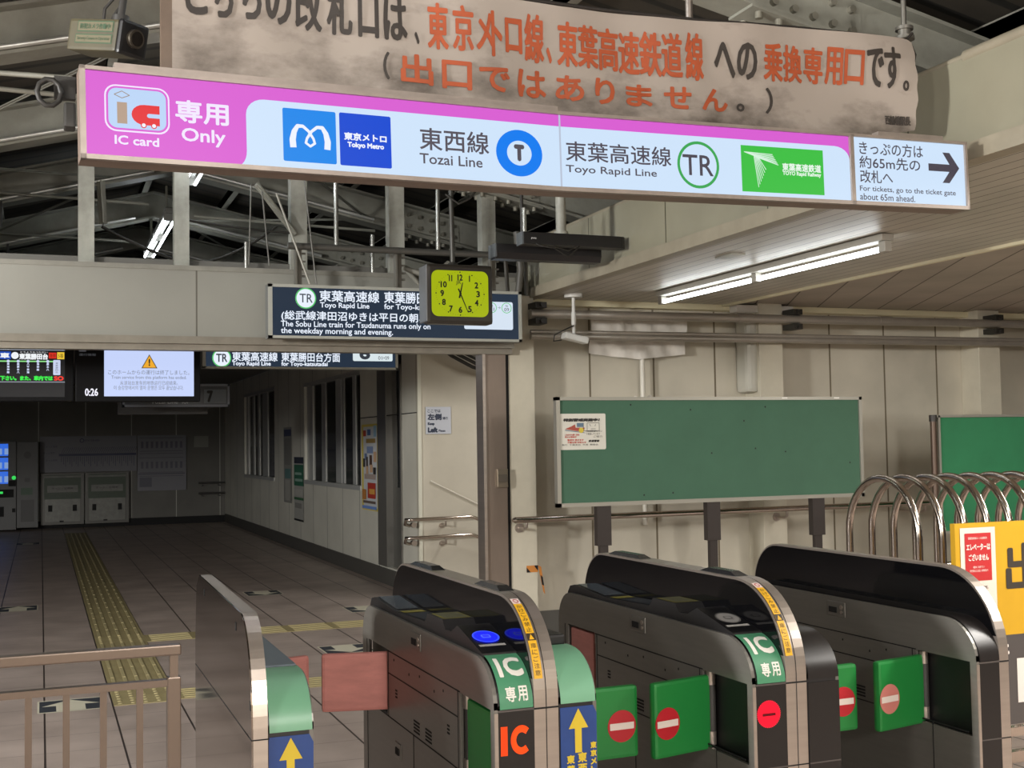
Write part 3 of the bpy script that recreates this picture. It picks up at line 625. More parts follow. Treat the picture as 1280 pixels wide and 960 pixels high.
# ------------------------------------------------------------------ dark line sign in front of the header
navy = emis('#283546', .9)
lw = emis('#eaf2ff'); grn = emis('#57c46a')
dk = M('line mark ink', '#2a3038', .5, em='#333a44', st=.8)
def line_sign(x0, x1, z0, z1, y, label):
    t = thing('line_sign', label, 'sign', ((x0+x1)/2, y, z1))
    B().box(x0, x1, y+.006, y+.12, z0, z1).make('housing', M('sign housing grey', '#6d6f6c', .5), t)
    b = B()
    for a in ((x0, x1, z1-.022, z1), (x0, x1, z0, z0+.02), (x0, x0+.03, z0, z1), (x1-.025, x1, z0, z1)): b.box(a[0], a[1], y-.012, y+.01, a[2], a[3])
    b.make('frame', M('pale sign frame', '#b3b4ab', .45, .3), t)
    B().rect(x0+.03, z0+.02, x1-.025, z1-.022, y).make('dark_face', navy, t, fix=False)
    return t
t = line_sign(1.552, 3.55, 2.40, 2.80, 8.9, 'dark line sign with white panel hung on a pipe behind the clock')
b = B(); b.disc(1.83, 2.70, .078, 8.898); b.make('line_mark_disc', lw, t, fix=False)
b = B(); b.disc(1.83, 2.70, .078, 8.897, r_in=.069); b.make('line_mark_ring', grn, t, fix=False)
b = B(); b.text('TR', 1.784, 2.668, 1.881, 2.733, 8.896, .0008); b.make('line_mark_lettering', dk, t, fix=False)
b = B(); b.text('東葉高速線', 1.932, 2.679, 2.392, 2.764, 8.897, .0016); b.text('Toyo Rapid Line', 1.937, 2.622, 2.314, 2.674, 8.897, .0012)
b.text('東葉勝田台方面', 2.429, 2.681, 3.02, 2.769, 8.897, .0016); b.text('for Toyo-katsutadai', 2.429, 2.622, 2.92, 2.676, 8.897, .0012)
b.text('(総武線津田沼ゆきは平日の朝、夕のみ)', 1.648, 2.526, 3.04, 2.606, 8.897, .0013); b.text('The Sobu Line train for Tsudanuma runs only on', 1.644, 2.474, 2.795, 2.530, 8.897, .0010); b.text('the weekday morning and evening.', 1.644, 2.424, 2.496, 2.480, 8.897, .0010)
b.make('lettering', lw, t, fix=False)
b = B(); b.rrect(3.07, 2.495, 3.478, 2.715, .015, 8.897); b.make('white_panel', emis('#d6e3f2'), t, fix=False)
b = B(); b.disc(3.425, 2.668, .042, 8.896, r_in=.037); b.disc(3.30, 2.668, .042, 8.896, r_in=.037); b.make('station_ring', grn, t, fix=False)
b = B(); b.text('TR', 3.413, 2.674, 3.437, 2.69, 8.895); b.text('09', 3.405, 2.642, 3.445, 2.668, 8.895); b.text('TR', 3.288, 2.674, 3.312, 2.69, 8.895); b.text('01', 3.28, 2.642, 3.32, 2.668, 8.895); b.text('→', 3.352, 2.66, 3.374, 2.678, 8.895); b.text('6', 3.10, 2.53, 3.2, 2.69, 8.895, .006); b.make('station_lettering', dk, t, fix=False)
b = B(); b.cyl((1.70, 8.9, 3.087), (3.50, 8.9, 3.085), .026, 14); b.make('pipe_beam', M('grey pipe', '#5e5d58', .45, .4), t)
for x in (1.79, 2.56, 3.33):
    b = B(); b.box(x-.035, x+.02, 8.93, 8.96, 2.80, 3.09); b.box(x-.035, x-.022, 8.9, 8.93, 2.80, 3.08)
    for z in (2.87, 2.92, 2.98, 3.04): b.cyl((x+.018, 8.945, z), (x+.05, 8.945, z), .008, 6)
    b.make('bracket', M('grey bracket', '#77756d', .5, .4), t)
b = B(); b.cyl((2.065, 8.9, 3.1), (2.065, 8.9, 4.42), .017); b.cyl((2.865, 8.9, 3.1), (2.87, 8.9, 4.24), .017); b.apart('hanger_rod', M('bright conduit', '#c2c3bd', .25, .8), t)
for x, za, zb in ((2.435, 2.92, 3.26), (1.45, 2.95, 3.16)):
    tag(B().cyl((x, 9.25, za), (x, 9.25, zb), .016).make('silver_rod', M('bright conduit', '#c2c3bd'), at=(x, 9.25, za)), 'short silver rod standing on the header left of the clock' if x > 2 else 'short silver rod standing on the header right of the ridge post', 'rod')
# second line sign, behind the header
t = line_sign(1.408, 3.30, 2.347, 2.60, 11.6, 'dark line sign half hidden under the header beam')
b = B(); b.disc(1.585, 2.447, .088, 11.597); b.make('line_mark_disc', lw, t, fix=False)
b = B(); b.disc(1.585, 2.447, .088, 11.596, r_in=.077); b.make('line_mark_ring', grn, t, fix=False)
b = B(); b.text('TR', 1.533, 2.408, 1.637, 2.486, 11.595, .002); b.make('line_mark_lettering', dk, t, fix=False)
b = B(); b.text('東葉高速線', 1.681, 2.417, 2.110, 2.508, 11.596, .0018); b.text('Toyo Rapid Line', 1.681, 2.364, 2.045, 2.418, 11.596, .0018); b.text('東葉勝田台方面', 2.145, 2.417, 2.718, 2.508, 11.596, .0018); b.text('for Toyo-katsutadai', 2.145, 2.364, 2.595, 2.418, 11.596, .0018); b.make('lettering', lw, t, fix=False)
b = B(); b.rrect(2.845, 2.43, 3.246, 2.576, .015, 11.596); b.make('white_panel', emis('#d9e6ea'), t, fix=False)
b = B(); b.text('6', 2.91, 2.445, 3.02, 2.575, 11.595, .008); b.text('01', 3.10, 2.445, 3.14, 2.48, 11.595); b.text('→', 3.145, 2.45, 3.165, 2.475, 11.595); b.text('09', 3.17, 2.445, 3.21, 2.48, 11.595); b.make('station_lettering', dk, t, fix=False)
b = B(); b.cyl((1.6, 11.66, 2.6), (1.6, 11.66, 2.96), .015); b.cyl((3.1, 11.66, 2.6), (3.1, 11.66, 2.96), .015); b.apart('hanger_rod', steel, t)
# unlit platform sign with a big 7
t = thing('platform_sign', 'unlit dark platform sign with a numeral seven', 'sign', (1.37, 13.5, 2.4))
B().box(.807, 1.928, 13.506, 13.62, 2.047, 2.30).make('housing', M('sign housing dark', '#22252b', .5), t)
b = B(); b.box(.807, 1.928, 13.49, 13.51, 2.05, 2.075); b.box(.807, 1.928, 13.49, 13.51, 2.275, 2.30); b.box(.807, .83, 13.49, 13.51, 2.05, 2.3); b.box(1.905, 1.928, 13.49, 13.51, 2.05, 2.3); b.make('frame', M('dim frame', '#5a5e66', .4, .3), t)
B().rect(.83, 2.075, 1.905, 2.275, 13.502).make('dark_face', M('dark sign face', '#1c222c', .3), t, fix=False)
b = B(); b.rect(1.655, 2.089, 1.89, 2.24, 13.50); b.make('number_panel', M('grey panel', '#4c5359', .4), t, fix=False)
b = B(); b.text('7', 1.685, 2.098, 1.75, 2.228, 13.498, .008); b.make('number', gap, t, fix=False)
b = B(); b.text('東西線', 1.77, 2.17, 1.87, 2.22, 13.498); b.text('Tozai', 1.77, 2.11, 1.87, 2.15, 13.498); b.make('panel_lettering', M('grey ink', '#4f555a', .5), t, fix=False)
b = B(); b.text('Tozai Line  for', 1.1, 2.085, 1.5, 2.13, 13.5); b.make('lettering', M('dim letters', '#a0a5a8', .5), t, fix=False)
b = B(); b.cyl((1.0, 13.56, 2.3), (1.0, 13.56, 2.96), .02); b.cyl((1.55, 13.56, 2.3), (1.55, 13.56, 2.96), .02); b.apart('hanger_rod', steel, t)
t = thing('platform_sign', 'black back of a hanging sign below the passage screens', 'sign', (1.25, 14.3, 2.3))
B().box(.80, 1.78, 14.2, 14.3, 1.99, 2.25).make('housing', black, t)
b = B(); b.cyl((1.0, 14.25, 2.25), (1.0, 14.25, 2.96), .02); b.cyl((1.6, 14.25, 2.25), (1.6, 14.25, 2.96), .02); b.apart('hanger_rod', steel, t)

# ------------------------------------------------------------------ departure board and information screen
MY = 10.5
t = thing('departure_board', 'black departure board with coloured rows at far left under the header', 'screen', (-.3, MY, 2.5))
B().box(-.95, .248, MY, MY+.12, 2.0, 2.47, .006).make('housing', M('screen housing', '#08080a', .5, spec=.12), t)
B().rect(-.93, 2.035, .181, 2.44, MY-.002).make('screen_glass', emis('#191a1d', .9), t, fix=False)
y = MY-.004
b = B(); b.rect(-.93, 2.412, .181, 2.436, y); b.rect(-.93, 2.152, .181, 2.159, y); b.make('grey_bars', emis('#8f96a3'), t, fix=False)
b = B(); b.rect(-.93, 2.338, -.225, 2.40, y); b.make('blue_field', emis('#234fb5'), t, fix=False)
b = B(); b.text('津田沼方面各駅停車', -.90, 2.345, -.235, 2.39, y-.001, .002); b.text('東葉勝田台', -.164, 2.336, .053, 2.386, y-.001, .0025); b.text('とうようかつただい', -.155, 2.389, .05, 2.403, y-.001)
b.text('行先', -.30, 2.416, -.24, 2.432, y-.001); b.text('発車時刻', -.03, 2.416, .03, 2.432, y-.001); b.text('のりば', .13, 2.416, .17, 2.432, y-.001); b.disc(-.195, 2.368, .028, y-.001); b.make('white_lettering', emis('#f0f3f6'), t, fix=False)
b = B(); b.rect(.059, 2.347, .116, 2.394, y); b.make('red_field', emis('#d92f22'), t, fix=False)
b = B(); b.rect(.122, 2.342, .177, 2.398, y); b.make('yellow_field', emis('#efc93c'), t, fix=False)
b = B(); b.text('5番', .13, 2.352, .17, 2.388, y-.001); b.text('各停', .066, 2.355, .11, 2.385, y-.001); b.make('field_lettering', emis('#3a2310'), t, fix=False)
b = B(); b.rect(-.93, 2.317, .145, 2.327, y); b.make('green_line', emis('#8fe08a'), t, fix=False)
b = B(); sts = ['飯山満', '北習志野', '船橋日大前', '八千代緑が丘', '八千代中央', '村上', '西船橋']
for k in range(10):
    x = -.245+(k-0)*.074-.0 if k < 5 else -.245-(k-4)*.074
    n = 4 if k in (0, 1, 2) else 3
    b.disc(x, 2.322, .012, y-.001)
    for j in range(n): b.text('東海神船原木八千'[(k*3+j) % 8], x-.010, 2.29-.022*j, x+.010, 2.309-.022*j, y-.001, .0012)
b.rrect(.092, 2.212, .147, 2.335, .008, y-.001); b.make('station_names', emis('#c9d2ee'), t, fix=False)
b = B()
for j, c in enumerate('東葉勝田台'): b.text(c, .110, 2.30-.018*j, .129, 2.315-.018*j, y-.002)
b.make('end_station_lettering', emis('#4a5470'), t, fix=False)
b = B(); b.text('て下さい。また、車内では', -.34, 2.166, .09, 2.206, y-.001, .0025); b.make('green_lettering', emis('#37ef4a'), t, fix=False)
b = B(); b.text('SO', .098, 2.166, .172, 2.204, y-.001, .003); b.make('red_lettering', emis('#ee3326'), t, fix=False)
b = B(); b.cyl((-.3, MY+.06, 2.47), (-.3, MY+.06, 2.96), .02); b.apart('hanger_rod', black, t)
t = thing('information_screen', 'black screen panel with bright notice and a digital clock', 'screen', (.8, MY, 2.5))
B().box(.262, 1.255, MY-.01, MY+.12, 1.995, 2.47, .006).make('housing', M('screen housing', '#08080a', .5, spec=.12), t)
y = MY-.014
B().rect(.484, 2.039, 1.202, 2.432, y).make('notice_screen', emis('#c6d4fb'), t, fix=False)
b = B(); b.add([(.777, y-.001, 2.272), (.906, y-.001, 2.272), (.8415, y-.001, 2.389)], [(0, 1, 2)]); b.make('warning_border', emis('#4c4434'), t, fix=False)
b = B(); b.add([(.788, y-.002, 2.278), (.895, y-.002, 2.278), (.8415, y-.002, 2.377)], [(0, 1, 2)]); b.make('warning_triangle', emis('#f0ab2e'), t, fix=False)
b = B(); b.text('!', .835, 2.29, .848, 2.352, y-.003, .004); b.make('warning_mark', emis('#2d2a24'), t, fix=False)
b = B(); b.text('このホームからの運行は終了しました。', .515, 2.219, 1.165, 2.258, y-.001); b.text('Train service from this platform has ended.', .540, 2.175, 1.142, 2.210, y-.001); b.text('从该站台发车的地铁运行已经结束。', .609, 2.133, 1.070, 2.168, y-.001); b.text('이 승강장에서의 열차 운행은 모두 끝났습니다.', .559, 2.092, 1.116, 2.128, y-.001)
b.make('notice_lettering', emis('#6d7486'), t, fix=False)
b = B(); b.text('0:26', .335, 2.042, .437, 2.104, y-.001, .002); b.make('clock_digits', emis('#f4f2ff'), t, fix=False)
b = B(); b.rrect(.288, 2.405, .345, 2.45, .006, y); b.make('panel_symbol', emis('#4a4a4e', .8), t, fix=False)
b = B(); b.text('Service status', .365, 2.43, .43, 2.445, y-.001); b.text('運行情報', .29, 2.37, .42, 2.39, y-.001); b.make('dim_lettering', emis('#55565a', .7), t, fix=False)
b = B(); b.cyl((.8, MY+.06, 2.47), (.8, MY+.06, 2.96), .02); b.apart('hanger_rod', black, t)

# ------------------------------------------------------------------ clock
t = thing('station_clock', 'square clock with glowing yellow green face on a hanging rod', 'clock', (2.56, 7.5, 2.78))
B().box(2.332, 2.79, 7.49, 7.60, 2.386, 2.78, .022).make('case', M('dark clock case', '#34302b', .35, .3), t)
B().box(2.33, 2.345, 7.50, 7.66, 2.40, 2.77, .006).make('side_rim', M('clock rim', '#8b8d90', .35, .7), t)
b = B(); b.rrect(2.362, 2.434, 2.755, 2.736, .045, 7.487); b.make('dial', emis('#a9b90c', .92), t, fix=False)
kc = M('clock ink', '#15140c', .5); cx, cz = 2.5585, 2.585; W_, H_ = .152, .124
b = B()
for n in range(1, 13):
    a = math.radians(90-30*n); kx = W_*math.cos(a)*.80; kz = H_*math.sin(a)*.84
    s = max(abs(math.cos(a)), abs(math.sin(a)))
    kx /= max(.93, s*.98); kz /= max(.9, s*.98)
    w = {1: .008, 10: .043, 11: .024, 12: .036}.get(n, .026)
    b.text(str(n), cx+kx-w/2, cz+kz-.021, cx+kx+w/2, cz+kz+.021, 7.4855, .0022)
b.make('numerals', kc, t, fix=False)
b = B()
for n in range(60):
    a = math.radians(6*n); b.disc(cx+.166*math.cos(a), cz+.141*math.sin(a), .0048 if n % 5 == 0 else .0016, 7.4855, n=8)
b.make('minute_marks', kc, t, fix=False)
b = B(); b.text('JR', cx-.030, cz+.055, cx+.008, cz+.085, 7.4855, .001); b.make('maker_mark', M('clock mark', '#3f4508', .5, em='#5a630c', st=.6), t, fix=False)
def hand(b, deg, l, back, w, y):
    a = math.radians(90-deg); d = (math.cos(a), math.sin(a)); n = (-d[1], d[0])
    p = [(cx-d[0]*back+n[0]*w, cz-d[1]*back+n[1]*w), (cx-d[0]*back-n[0]*w, cz-d[1]*back-n[1]*w), (cx+d[0]*l-n[0]*w*.5, cz+d[1]*l-n[1]*w*.5), (cx+d[0]*l+n[0]*w*.5, cz+d[1]*l+n[1]*w*.5)]
    b.poly(p, y)
b = B(); hand(b, 13, .075, .03, .006, 7.483); b.make('hour_hand', kc, t, fix=False)
b = B(); hand(b, 157, .135, .035, .005, 7.481); b.disc(cx, cz, .008, 7.480); b.make('minute_hand', kc, t, fix=False)
b = B(); b.cyl((2.53, 7.55, 2.80), (2.515, 7.55, 4.32), .016, 12); b.cyl((2.53, 7.55, 2.775), (2.53, 7.55, 2.80), .045, 12, .02); b.make('rod', M('dark rod', '#4b4a46', .4, .4), t)
b = B(); b.tube([(2.49, 7.55, 3.25), (2.56, 7.5, 3.18), (2.64, 7.5, 3.22), (2.7, 7.5, 3.3)], .008, 6); b.tube([(2.49, 7.5, 3.3), (2.55, 7.5, 3.27), (2.62, 7.5, 3.31)], .01, 6); b.make('flex', cable, t)

# ------------------------------------------------------------------ speaker bars
t = thing('speaker_bar', 'long black bar speaker with a small white maker mark', 'speaker', (3.37, 7.5, 3.02))
b = B(); b.box(2.995, 3.72, 7.45, 7.56, 2.930, 3.012, .006); b.cyl((3.72, 7.505, 2.931), (3.72, 7.505, 3.011), .05, 16); b.make('body', black, t)
B().box(2.99, 3.0, 7.45, 7.56, 2.928, 3.014).make('end_cap', M('speaker end cap', '#62676a', .4, .3), t)
b = B(); b.text('JVC', 3.05, 2.962, 3.09, 2.975, 7.448, .0012); b.make('maker_mark', M('white mark', '#d9d9d9', .5), t, fix=False)
b = B(); b.cyl((3.293, 7.5, 3.01), (3.293, 7.5, 4.15), .035, 14); b.cyl((3.293, 7.5, 3.012), (3.293, 7.5, 3.03), .05, 14); b.make('pole', white_steel, t)
b = B(); b.cyl((3.025, 7.5, 3.01), (3.025, 7.5, 3.18), .014); b.make('rod', M('bright conduit', '#c2c3bd'), t)
b = B(); b.tube([(3.08, 7.43, 2.93), (3.1, 7.4, 2.91), (3.2, 7.4, 2.90), (3.27, 7.4, 2.86), (3.3, 7.4, 2.845), (3.33, 7.4, 2.87), (3.4, 7.42, 2.93)], .005, 6); b.tube([(3.2, 7.4, 2.91), (3.3, 7.4, 2.885), (3.36, 7.4, 2.92)], .005, 6); b.make('cable', cable, t)
t = thing('speaker_bar', 'black bar sensor hanging behind and below the marked speaker', 'speaker', (3.2, 7.7, 2.95))
b = B(); b.prism([(7.66, 2.90), (7.68, 2.86), (7.78, 2.86), (7.8, 2.96), (7.66, 2.96)], 2.885, 3.67); b.make('body', black, t)
B().box(2.875, 2.886, 7.66, 7.80, 2.87, 2.962).make('end_cap', M('speaker end cap', '#62676a'), t)
b = B(); b.cyl((3.1, 7.73, 2.96), (3.1, 7.73, 4.2), .012); b.make('rod', dgrey, t)

# ------------------------------------------------------------------ pipes and small things on the right wall
pm = M('conduit pipe', '#a69f94', .32, .55, noise=.12, scale=6)
def pipe(z0, z1, r, label, y=9.13):
    o = B().cyl((3.72, y, z0), (11, y, z1), r, 14).make('wall_pipe', pm, at=(3.72, y, z0)); return tag(o, label, 'pipe')
pipe(2.655, 2.685, .038, 'thick grey pipe, upper of the pair along the top of the wall')
pipe(2.508, 2.53, .017, 'thin grey pipe just above the lower dark pipe')
pipe(2.470, 2.495, .028, 'dark grey pipe, lowest along the top of the wall')
for k, x in enumerate((3.80, 6.27, 8.55)):
    b = B(); b.box(x-.05, x+.05, 9.08, 9.25, 2.57+.004*k, 2.62+.004*k, .004); b.box(x-.05, x+.05, 9.08, 9.25, 2.70+.004*k, 2.75+.004*k, .004)
    for z in (2.59, 2.725): b.cyl((x, 9.05, z), (x, 9.09, z), .018, 8)
    tag(b.make('pipe_clamp', M('black clamp', '#26241f', .5), at=(x, 9.15, 2.6)), ('black pipe clamp at the dark sign end of the pipes', 'black pipe clamp on the middle pillar', 'black pipe clamp on the rightmost pillar')[k], 'clamp', 'pipe clamps on the pillars')
for x, z in ((7.25, 2.672), (5.75, 2.665)):
    tag(B().cyl((x-.07, 9.13, z), (x+.07, 9.13, z+.001), .043, 14).make('pipe_coupling', pm, at=(x, 9.13, z)), 'sleeve joint on the thick pipe right of the middle pillar' if x > 7 else 'sleeve joint on the thick pipe left of the middle pillar', 'coupling')
# white device on a drop pole
t = thing('ceiling_antenna', 'small white tilted device on a white pole under the soffit', 'antenna', (4.05, 9.0, 2.81))
b = B(); b.cyl((4.05, 9.0, 2.78), (4.05, 9.0, 2.812), .075, 18, .075); b.cyl((4.05, 9.0, 2.46), (4.05, 9.0, 2.8), .014); b.cyl((4.05, 9.0, 2.56), (4.05, 9.0, 2.66), .02); b.make('pole', M('white plastic', '#c9c8c2', .4), t)
dm = Matrix.Rotation(math.radians(12), 4, 'Y')
def dtf(x, y, z): q = dm @ Vector((x, y, z)); return (4.04+q.x, 8.97+q.y, 2.445+q.z)
b = B(dtf); b.box(-.10, .11, -.05, .05, -.025, .028, .012); b.make('body', M('white plastic', '#c9c8c2'), t)
b = B(); b.tube([(4.04, 8.98, 2.55), (3.93, 8.98, 2.50), (3.87, 8.98, 2.47), (3.86, 8.98, 2.42), (3.93, 8.98, 2.43)], .006, 6); b.make('cable', cable, t)
# plastic sheet with drain pipe
t = thing('drip_sheet', 'sagging translucent plastic drip sheet with white drain pipe on the wall', 'sheet', (4.87, 9.4, 2.67))
vs = []; fs = []; nx, nz_ = 24, 8
for i in range(nx+1):
    for j in range(nz_+1):
        u = i/nx; x = 4.40+.93*u-.035*(1-j/nz_)*(1-u*.2); zb = 2.36-.05*(1-abs(2*u-1)); z = zb+(2.665-zb)*j/nz_
        vs.append((x, 9.40+.03*math.sin(9*u)*(1-j/nz_)+.012*math.sin(30*u+j), z))
for i in range(nx):
    for j in range(nz_): a = i*(nz_+1)+j; fs.append((a, a+nz_+1, a+nz_+2, a+1))
B().add(vs, fs, True).make('sheet', M('cloudy plastic', '#d9d3c9', .35, noise=.08, scale=12), t, fix=False)
b = B(); b.cyl((4.875, 9.40, .88), (4.875, 9.40, 2.38), .022, 12); b.cyl((4.875, 9.40, 2.33), (4.875, 9.40, 2.44), .03, 10, .01); b.make('drain_pipe', M('white pipe', '#d2cdc0', .4), t)
b = B(); b.tube([(4.80, 9.42, 1.98), (4.84, 9.38, 1.955), (4.91, 9.38, 1.955), (4.96, 9.42, 1.985)], .02, 6); b.make('wrap', M('cloudy plastic', '#b5ada2'), t)
# white cover on the middle pillar
o = B().box(5.86, 5.98, 9.28, 9.48, 2.02, 2.81, .04).make('pillar_cover', M('pale cover', '#b9b6aa', .5), at=(5.9, 9.35, 2.4)); tag(o, 'pale rounded cover on the left side of the middle pillar', 'cover')
o = B().box(5.75, 6.35, 9.26, 9.38, 2.735, 2.80, .008).make('plastic_cover', M('cloudy plastic', '#b5ada2'), at=(6, 9.3, 2.75)); tag(o, 'crumpled plastic cover over the top of the middle pillar', 'cover')
# wall handrail
t = thing('wall_handrail', 'long steel handrail along the wall behind the green boards', 'handrail', (5.6, 9.08, .985))
b = B(); b.cyl((3.545, 9.08, .985), (8.2, 9.08, .995), .026, 14); b.cyl((3.52, 9.08, .985), (3.545, 9.08, .985), .014, 12, .026); b.make('rail', chrome, t)
for x, yw in ((3.64, 9.25), (6.10, 9.25), (7.6, 9.5)):
    b = B(); b.tube([(x, 9.08, .97), (x, 9.08, .93), (x, 9.12, .91), (x, yw, .91)], .012, 8); b.cyl((x, yw-.012, .91), (x, yw, .91), .038, 14); b.make('bracket', steel, t)
# hazard tape on the first pillar
b = B(); b.rect(3.70, .545, 3.80, .60, 9.247); b.quad((3.80, 9.247, .60), (3.83, 9.25, .585), (3.862, 9.25, .36), (3.845, 9.25, .38))
t = b.make('hazard_tape', M('orange tape', '#c07a32', .5), at=(3.75, 9.24, .5), fix=False); tag(t, 'torn orange and black hazard tape on the first pillar', 'tape')
b = B(); b.add([(3.70, 9.2445, .545), (3.735, 9.2445, .545), (3.70, 9.2445, .585)], [(0, 1, 2)]); b.quad((3.77, 9.2445, .60), (3.77, 9.2445, .59), (3.80, 9.2445, .555), (3.80, 9.2445, .60)); b.quad((3.822, 9.246, .52), (3.842, 9.246, .50), (3.852, 9.246, .43), (3.834, 9.246, .44))
b.make('black_stripes', gap, t, fix=False)
# box on the steel post
t = thing('latch_box', 'small steel latch box on the steel door post', 'box', (3.46, 9.21, 1.3))
B().box(3.435, 3.53, 9.19, 9.225, 1.245, 1.395, .006).make('body', M('latch steel', '#8d8272', .35, .7), t)
b = B(); b.box(3.445, 3.52, 9.183, 9.19, 1.29, 1.35); b.make('cover', M('latch cover', '#6e665c', .4, .6), t)

# ------------------------------------------------------------------ green notice boards
felt = M('dull green felt', '#416550', .85, noise=.1, scale=2.5, bump=.05)
felt2 = M('bright green felt', '#257048', .8, noise=.14, scale=3)
alf = M('board aluminium', '#a9a69b', .4, .6)
t = thing('notice_board', 'large dull green notice board on dark legs with one white flyer', 'board', (4.95, 8.3, 0))
B().box(3.60, 6.30, 8.305, 8.34, 1.14, 1.92).make('felt', felt, t)
b = B(); b.box(3.575, 6.325, 8.29, 8.345, 1.915, 1.94); b.box(3.575, 6.325, 8.29, 8.345, 1.118, 1.148); b.box(3.575, 3.606, 8.29, 8.345, 1.118, 1.94); b.box(6.297, 6.325, 8.29, 8.345, 1.118, 1.94); b.make('frame', alf, t)
for x in (3.958, 4.905, 5.88):
    l = B().box(x-.058, x+.058, 8.30, 8.36, .82, 1.12).make('leg', M('dark leg', '#3b3532', .45, .3), t)
    B().box(x-.034, x+.034, 8.31, 8.35, .0, .82).make('lower_tube', M('dark leg', '#3b3532'), l)
b = B()
for x in (5.55, 6.05): b.box(x, x+.05, 8.286, 8.292, 1.925, 1.936)
b.apart('clip', M('white clips', '#e0ded5', .4), t)
b = B()
for x, z in ((4.2, 1.88), (4.72, 1.84), (5.4, 1.86), (4.9, 1.5), (5.3, 1.53), (5.58, 1.5), (4.55, 1.2), (4.3, 1.19), (6.2, 1.4), (5.2, 1.75)): b.disc(x, z, .007, 8.3035, n=8)
b.make('pinholes', gap, t, fix=False)
fl_ = thing('flyer', 'white flyer with a red train picture pinned on the green board', 'flyer', (3.8, 8.3, 1.68))
b = B(); b.rrect(3.607, 1.545, 3.985, 1.815, .012, 8.302); b.make('paper', M('flyer paper', '#cfccc0', .6), fl_, fix=False)
b = B(); b.text('特別警戒実施中！', 3.635, 1.755, 3.935, 1.780, 8.300, .003, .3); b.text('西船橋駅構内におい', 3.82, 1.675, 3.955, 1.69, 8.3); b.text('て実施しています', 3.82, 1.655, 3.935, 1.67, 8.3); b.text('ご協力', 3.88, 1.635, 3.955, 1.65, 8.3); b.text('鉄道警察', 3.84, 1.60, 3.93, 1.618, 8.3, .001, .3); b.text('発行  千葉支社  平成  駅長会', 3.62, 1.575, 3.92, 1.588, 8.3)
for a, c in (((3.80, 1.745), (3.80, 1.685)), ((3.83, 1.745), (3.83, 1.69)), ((3.93, 1.745), (3.93, 1.685)), ((3.83, 1.745), (3.93, 1.745)), ((3.80, 1.685), (3.93, 1.685)), ((3.85, 1.735), (3.86, 1.72)), ((3.90, 1.735), (3.895, 1.72)), ((3.86, 1.70), (3.90, 1.70))): b.line(a, c, .003, 8.3)
b.make('black_lettering', M('flyer ink', '#2c2926', .6), fl_, fix=False)
b = B(); b.text('これからも続く安全', 3.645, 1.65, 3.765, 1.664, 8.3, .0006); b.text('見せる警戒中', 3.645, 1.634, 3.74, 1.647, 8.3, .0006); b.text('警戒中 見せます', 3.665, 1.61, 3.80, 1.625, 8.3, .0006); b.text('不審な物 お知らせ', 3.665, 1.592, 3.82, 1.607, 8.3, .0006); b.make('red_lettering', M('red ink', '#b9564a', .6), fl_, fix=False)
b = B(); b.poly([(3.648, 1.70), (3.70, 1.72), (3.73, 1.735), (3.735, 1.71), (3.81, 1.71), (3.80, 1.68), (3.74, 1.685)], 8.3); b.make('train_picture', M('train red', '#a14a3c', .6), fl_, fix=False)
b = B(); b.poly([(3.648, 1.695), (3.74, 1.683), (3.80, 1.675), (3.82, 1.668), (3.65, 1.688)], 8.2995); b.rect(3.745, 1.715, 3.80, 1.745, 8.2995); b.make('train_blue', M('train blue', '#5f7486', .6), fl_, fix=False)  # blue print of the train picture
b = B(); b.disc(3.78, 1.69, .02, 8.299); b.make('yellow_spot', M('flyer yellow', '#c9b43c', .6), fl_, fix=False)
t = thing('notice_board', 'brighter green notice board at right behind the steel hoops', 'board', (7.8, 8.3, 0))
B().box(7.11, 9.4, 8.305, 8.34, .80, 1.765).make('felt', felt2, t)
b = B(); b.box(7.09, 9.4, 8.29, 8.345, 1.763, 1.785); b.box(7.09, 9.4, 8.29, 8.345, .775, .80); b.box(7.105, 7.125, 8.29, 8.345, .78, 1.78); b.make('frame', alf, t)
b = B(); b.cyl((7.065, 8.31, 0), (7.065, 8.31, 1.77), .026, 12); b.cyl((9.0, 8.36, 0), (9.0, 8.36, 1.6), .026, 12); b.apart('leg', M('brown leg', '#5a4a3f', .4, .5), t)
b = B(); b.cyl((7.065, 8.31, 1.73), (7.065, 8.31, 1.785), .033, 12); b.make('cap', M('dark cap', '#2f2b28', .5), t)

# ------------------------------------------------------------------ steel hoops
t = thing('hoop_barrier', 'row of polished steel hoops behind the rightmost gate', 'barrier', (5.2, 5.8, 0))
for k in range(10):
    x = 4.551+.163*k
    pts = [(x, 5.5, 0), (x, 5.5, .6), (x, 5.5, 1.02)]+[(x, 5.81-.31*math.cos(math.radians(a)), 1.04+.325*math.sin(math.radians(a))) for a in range(0, 181, 10)]+[(x, 6.12, 1.02), (x, 6.12, .6), (x, 6.12, 0)]
    B().tube(pts, .0215, 14).make('hoop', chrome, t)
b = B(); b.cyl((4.4, 6.12, .80), (6.2, 6.12, .80), .02, 10); b.cyl((4.4, 6.12, .74), (6.2, 6.12, .74), .014, 10); b.make('rail', chrome, t)

